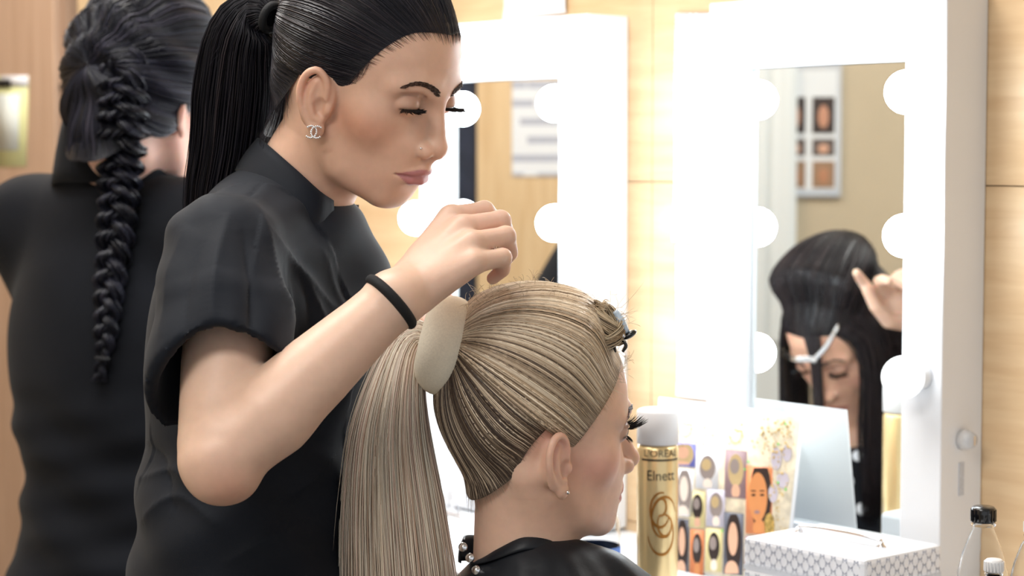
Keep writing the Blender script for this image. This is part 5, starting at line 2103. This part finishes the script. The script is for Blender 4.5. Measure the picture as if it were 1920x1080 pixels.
def photo(x0, y0, x1, y1, gr, hair, skin, style):
    sl = (x1 - x0) * .10
    ph = board_quad('photo', [(x0, y0), (x1, y0 + sl), (x1 - 2, y1 + sl), (x0 - 2, y1)], .0024, .0011, groundp[gr], brd)
    w, h = x1 - x0, y1 - y0
    cxp, cyp = (x0 + x1) / 2, (y0 + y1) / 2 + sl / 2
    cut = (x0 - 1, y0 + sl, x1 - 1, y1)
    if style == 'portrait':
        print_blob('hair_print', cxp, cyp - h * .02, w * .42, h * .50, .0026, hairc[hair], ph, cut=cut)
        print_blob('face_print', cxp - w * .03, cyp - h * .08, w * .25, h * .27, .0028, skinp[skin], ph, cut=cut)
        print_blob('shoulder_print', cxp - w * .1, cyp + h * .45, w * .36, h * .18, .0028, skinp[skin], ph, cut=cut)
    elif style == 'closeup':
        print_blob('hair_print', cxp + w * .06, cyp - h * .08, w * .42, h * .52, .0026, hairc[hair], ph, cut=cut)
        print_blob('face_print', cxp - w * .05, cyp - h * .05, w * .37, h * .36, .0028, skinp[skin], ph, cut=cut)
        for sx in (-.22, .12):
            print_blob('eye_print', cxp + sx * w, cyp - h * .08, w * .09, h * .016, .0030, hairc['dark'], ph)
            print_blob('brow_print', cxp + sx * w, cyp - h * .14, w * .11, h * .010, .0030, hairc['dark'], ph)
        print_blob('lip_print', cxp - w * .08, cyp + h * .17, w * .11, h * .025, .0030, groundp['mauve'], ph)
        print_blob('neck_print', cxp, cyp + h * .40, w * .25, h * .12, .0027, skinp[skin], ph, cut=cut)
    else:
        print_blob('hair_print', cxp, cyp - h * .08, w * .36, h * .34, .0026, hairc[hair], ph, cut=cut)
        print_blob('hair_print', cxp - w * .05, cyp - h * .16, w * .22, h * .16, .0028, hairc['grey' if hair != 'grey' else 'blonde'], ph, cut=cut)
        print_blob('neck_print', cxp, cyp + h * .36, w * .2, h * .15, .0027, skinp[skin], ph, cut=cut)


photo(1262, 828, 1307, 872, 'blue', 'blonde', 'fair', 'portrait')
photo(1308, 846, 1350, 915, 'white', 'grey', 'pale', 'updo')
photo(1270, 878, 1302, 966, 'white', 'grey', 'pale', 'portrait')
photo(1362, 842, 1402, 932, 'mauve', 'blonde', 'fair', 'updo')
photo(1402, 872, 1450, 1000, 'orange', 'dark', 'tan', 'closeup')
photo(1296, 920, 1324, 988, 'cream', 'dark', 'fair', 'updo')
photo(1328, 916, 1362, 986, 'lilac', 'grey', 'pale', 'updo')
photo(1270, 972, 1294, 1072, 'slate', 'dark', 'fair', 'portrait')
photo(1297, 992, 1322, 1078, 'orange', 'dark', 'tan', 'updo')
photo(1326, 990, 1356, 1070, 'cream', 'dark', 'pale', 'updo')
photo(1360, 960, 1396, 1076, 'slate', 'dark', 'fair', 'portrait')
photo(1399, 1004, 1440, 1070, 'mauve', 'dark', 'tan', 'portrait')
rng = np.random.default_rng(5)


def letter_beads(c, w, h):
    """a letter G made of gold beads"""
    pts = []
    for a in np.radians(np.linspace(40, 330, 22)):
        pts.append((c[0] + w * math.cos(a), c[1] - h * math.sin(a)))
    for k in range(5):
        pts.append((c[0] + w * (.15 + .17 * k), c[1] + h * .12))
    for k in range(4):
        pts.append((c[0] + w * .9, c[1] + h * (.12 + .13 * k)))
    return [bp(x, y, .0035) for x, y in pts]


for cc_ in ((1288, 793), (1382, 805)):
    o = beads('bead_letter', letter_beads(cc_, 14, 26), .0012, M_GLIT, brd)
    o['kind'] = 'stuff'
sc_ = [(rng.uniform(1430, 1492), rng.uniform(790, 850)) for _ in range(70)] + [(rng.uniform(1445, 1480), rng.uniform(850, 1000)) for _ in range(60)] + [(rng.uniform(1270, 1480), rng.uniform(785, 838)) for _ in range(80)]
o = beads('sequins', [bp(x, y, .003) for x, y in sc_], rng.uniform(.0006, .0016, len(sc_)), M_GLIT, brd)
o['kind'] = 'stuff'
o = beads('green_sequins', [bp(x, y, .003) for x, y in ((1476, 795), (1462, 833), (1462, 905), (1476, 918), (1406, 866), (1326, 772), (1400, 880), (1357, 995))], .0014, pbr('green_foil', srgb(90, 220, 90), .3, .3), brd)
o['kind'] = 'stuff'
for (x, y, rx, ry) in ((1458, 860, 10, 22), (1478, 850, 9, 16), (1470, 900, 12, 16), (1452, 925, 9, 18), (1445, 985, 10, 24)):
    print_blob('lace_patch', x, y, rx, ry, .0027, groundp['lilac'] if y < 950 else M_GLIT, brd, 9)

# ---- white monogram vanity case
cA = P(1621, 1050, 2.29)
tA_, sA_ = wl_of(cA)
zT = cA[2]
LT, DT = .190, .145
case = thing('vanity_case', 'white vanity case printed with grey letter M pattern and silver handle', 'case', tuple(WL(tA_ + LT / 2, sA_ - DT / 2, SHELF_Z)))
M_CASE = pbr('case_white', (.80, .82, .86), .35)
lidh = .036
wbox('case_body', tA_, tA_ + LT, sA_, sA_ - DT, SHELF_Z + .001, zT - lidh - .002, M_CASE, case, .006)
wbox('zip_band', tA_ + .001, tA_ + LT - .001, sA_ - .001, sA_ - DT + .001, zT - lidh - .004, zT - lidh + .002, pbr('zip_grey', (.62, .65, .7), .5), case)
wbox('case_lid', tA_, tA_ + LT, sA_, sA_ - DT, zT - lidh, zT, M_CASE, case, .006)
Vm, Tm = text_mesh('M', .0100)


def pattern(name, origin, eu, length, zlo, zhi, nrm_out):
    vs, ts_, n0 = [], [], 0
    pitch_x, pitch_z = .0170, .0078
    z = zhi - .006
    row = 0
    while z > zlo + .004:
        x = .008 + (pitch_x / 2 if row % 2 else 0)
        while x < length - .006:
            c = origin + eu * x + ZV * (z - origin[2])
            vs.append(c + Vm[:, :1] * eu + Vm[:, 1:2] * ZV * .8 + nrm_out * .0005)
            ts_.append(Tm + n0)
            n0 += len(Vm)
            # lattice strokes to the next row
            for sg in (1, -1):
                a = c + eu * sg * .0042 + ZV * (-.0018)
                b_ = c + eu * sg * .0052 + ZV * (-.0056)
                q = eu * .00022
                vs.append(np.array([a - q, a + q, b_ + q, b_ - q]) + nrm_out * .0005)
                ts_.append(np.array([(0, 1, 2), (0, 2, 3)]) + n0)
                n0 += 4
            x += pitch_x
        z -= pitch_z
        row += 1
    o = mesh_np(name, np.vstack(vs), np.zeros((0, 4)), M_GREYINK, case, False, tris=np.vstack(ts_))
    o['kind'] = 'stuff'


# camera-facing long side: left of picture is +UV, so letters run along -UV
pattern('monogram_print', WL(tA_ + LT, sA_, zT), -UV, LT, zT - lidh, zT, -NV)
pattern('monogram_print', WL(tA_ + LT, sA_, zT), -UV, LT, SHELF_Z + .004, zT - lidh - .004, -NV)
pattern('monogram_print', WL(tA_, sA_, zT), NV, DT, zT - lidh, zT, -UV)
pattern('monogram_print', WL(tA_, sA_, zT), NV, DT, SHELF_Z + .004, zT - lidh - .004, -UV)
h0, h1 = WL(tA_ + LT * .86, sA_ - DT * .5, zT), WL(tA_ + LT * .18, sA_ - DT * .5, zT)
hd = tube_obj('handle', [h0 + ZV * .0075, h0 * .8 + h1 * .2 + ZV * .0095, (h0 + h1) / 2 + ZV * .010, h0 * .2 + h1 * .8 + ZV * .0095, h1 + ZV * .0075], [.0028, .0040, .0046, .0040, .0028], M_SILVER, case, 10, 24)
for h in (h0, h1):
    lathe('handle_post', h, [(0, 0), (.006, 0), (.006, .002), (.0032, .004), (.0032, .0065), (0, .007)], M_SILVER, case, 16)


# ---- bottles
def bottle(px, d, y_top, r, label, capmat, cap_r, cap_h, name='plastic_bottle', band=None, grp=None):
    c = P(px, 900, d)
    b0 = np.array([c[0], c[1], SHELF_Z])
    H = P(px, y_top, d)[2] - SHELF_Z
    root = thing(name, label, 'bottle', tuple(b0), grp)
    hn = H - cap_h
    pr = [(0, .001), (r * .9, .001), (r, .006), (r, hn * .55), (r * .97, hn * .66), (r * .78, hn * .80), (r * .5, hn * .92), (cap_r * .8, hn * .97), (cap_r * .8, hn + .004)]
    inner = [(max(a - .0012, 0), h if i else h + .0012) for i, (a, h) in enumerate(pr)][::-1]
    lathe('bottle_body', b0, pr + inner, M_CLEAR, root, 48)
    cp_ = lathe('cap', b0, [(0, hn), (cap_r, hn), (cap_r, hn + cap_h - .002), (cap_r - .002, H), (0, H)], capmat, root, 36)
    for k in range(18):
        a = k * math.pi / 9
        dv = np.array([math.cos(a), math.sin(a), 0])
        bm_obj('grip_rib', bm_box(b0 + dv * (cap_r + .0002) + ZV * (hn + cap_h * .45), .0012, .0016, cap_h * .75, (dv, np.cross(ZV, dv), ZV)), capmat, cp_)
    lathe('neck_ring', b0, [(cap_r * .82, hn - .004), (cap_r * 1.02, hn - .004), (cap_r * 1.02, hn - .0015), (cap_r * .82, hn - .0015)], M_CLEAR, root, 32)
    if band:
        lathe('label_band', b0, [(r + .0004, hn * band[0]), (r + .0006, hn * band[0]), (r + .0006, hn * band[1]), (r + .0004, hn * band[1])], band[2], root, 48)
    return root


bottle(1845, 2.15, 950, .0278, 'clear plastic bottle with black ribbed cap at the right edge', M_BLACKPL, .0130, .017)
bottle(1866, 2.03, 1050, .017, 'small clear bottle with white cap in front of the black-capped one', M_WHITEPL, .0095, .013)
bottle(1940, 2.10, 975, .026, 'clear bottle cut off by the right picture edge', M_WHITEPL, .010, .014)
bottle(1112, 2.60, 893, .036, 'clear bottle with blue label band behind the blonde client\'s chin', M_WHITEPL, .014, .018, band=(.08, .42, pbr('label_blue', srgb(70, 104, 170), .5)))
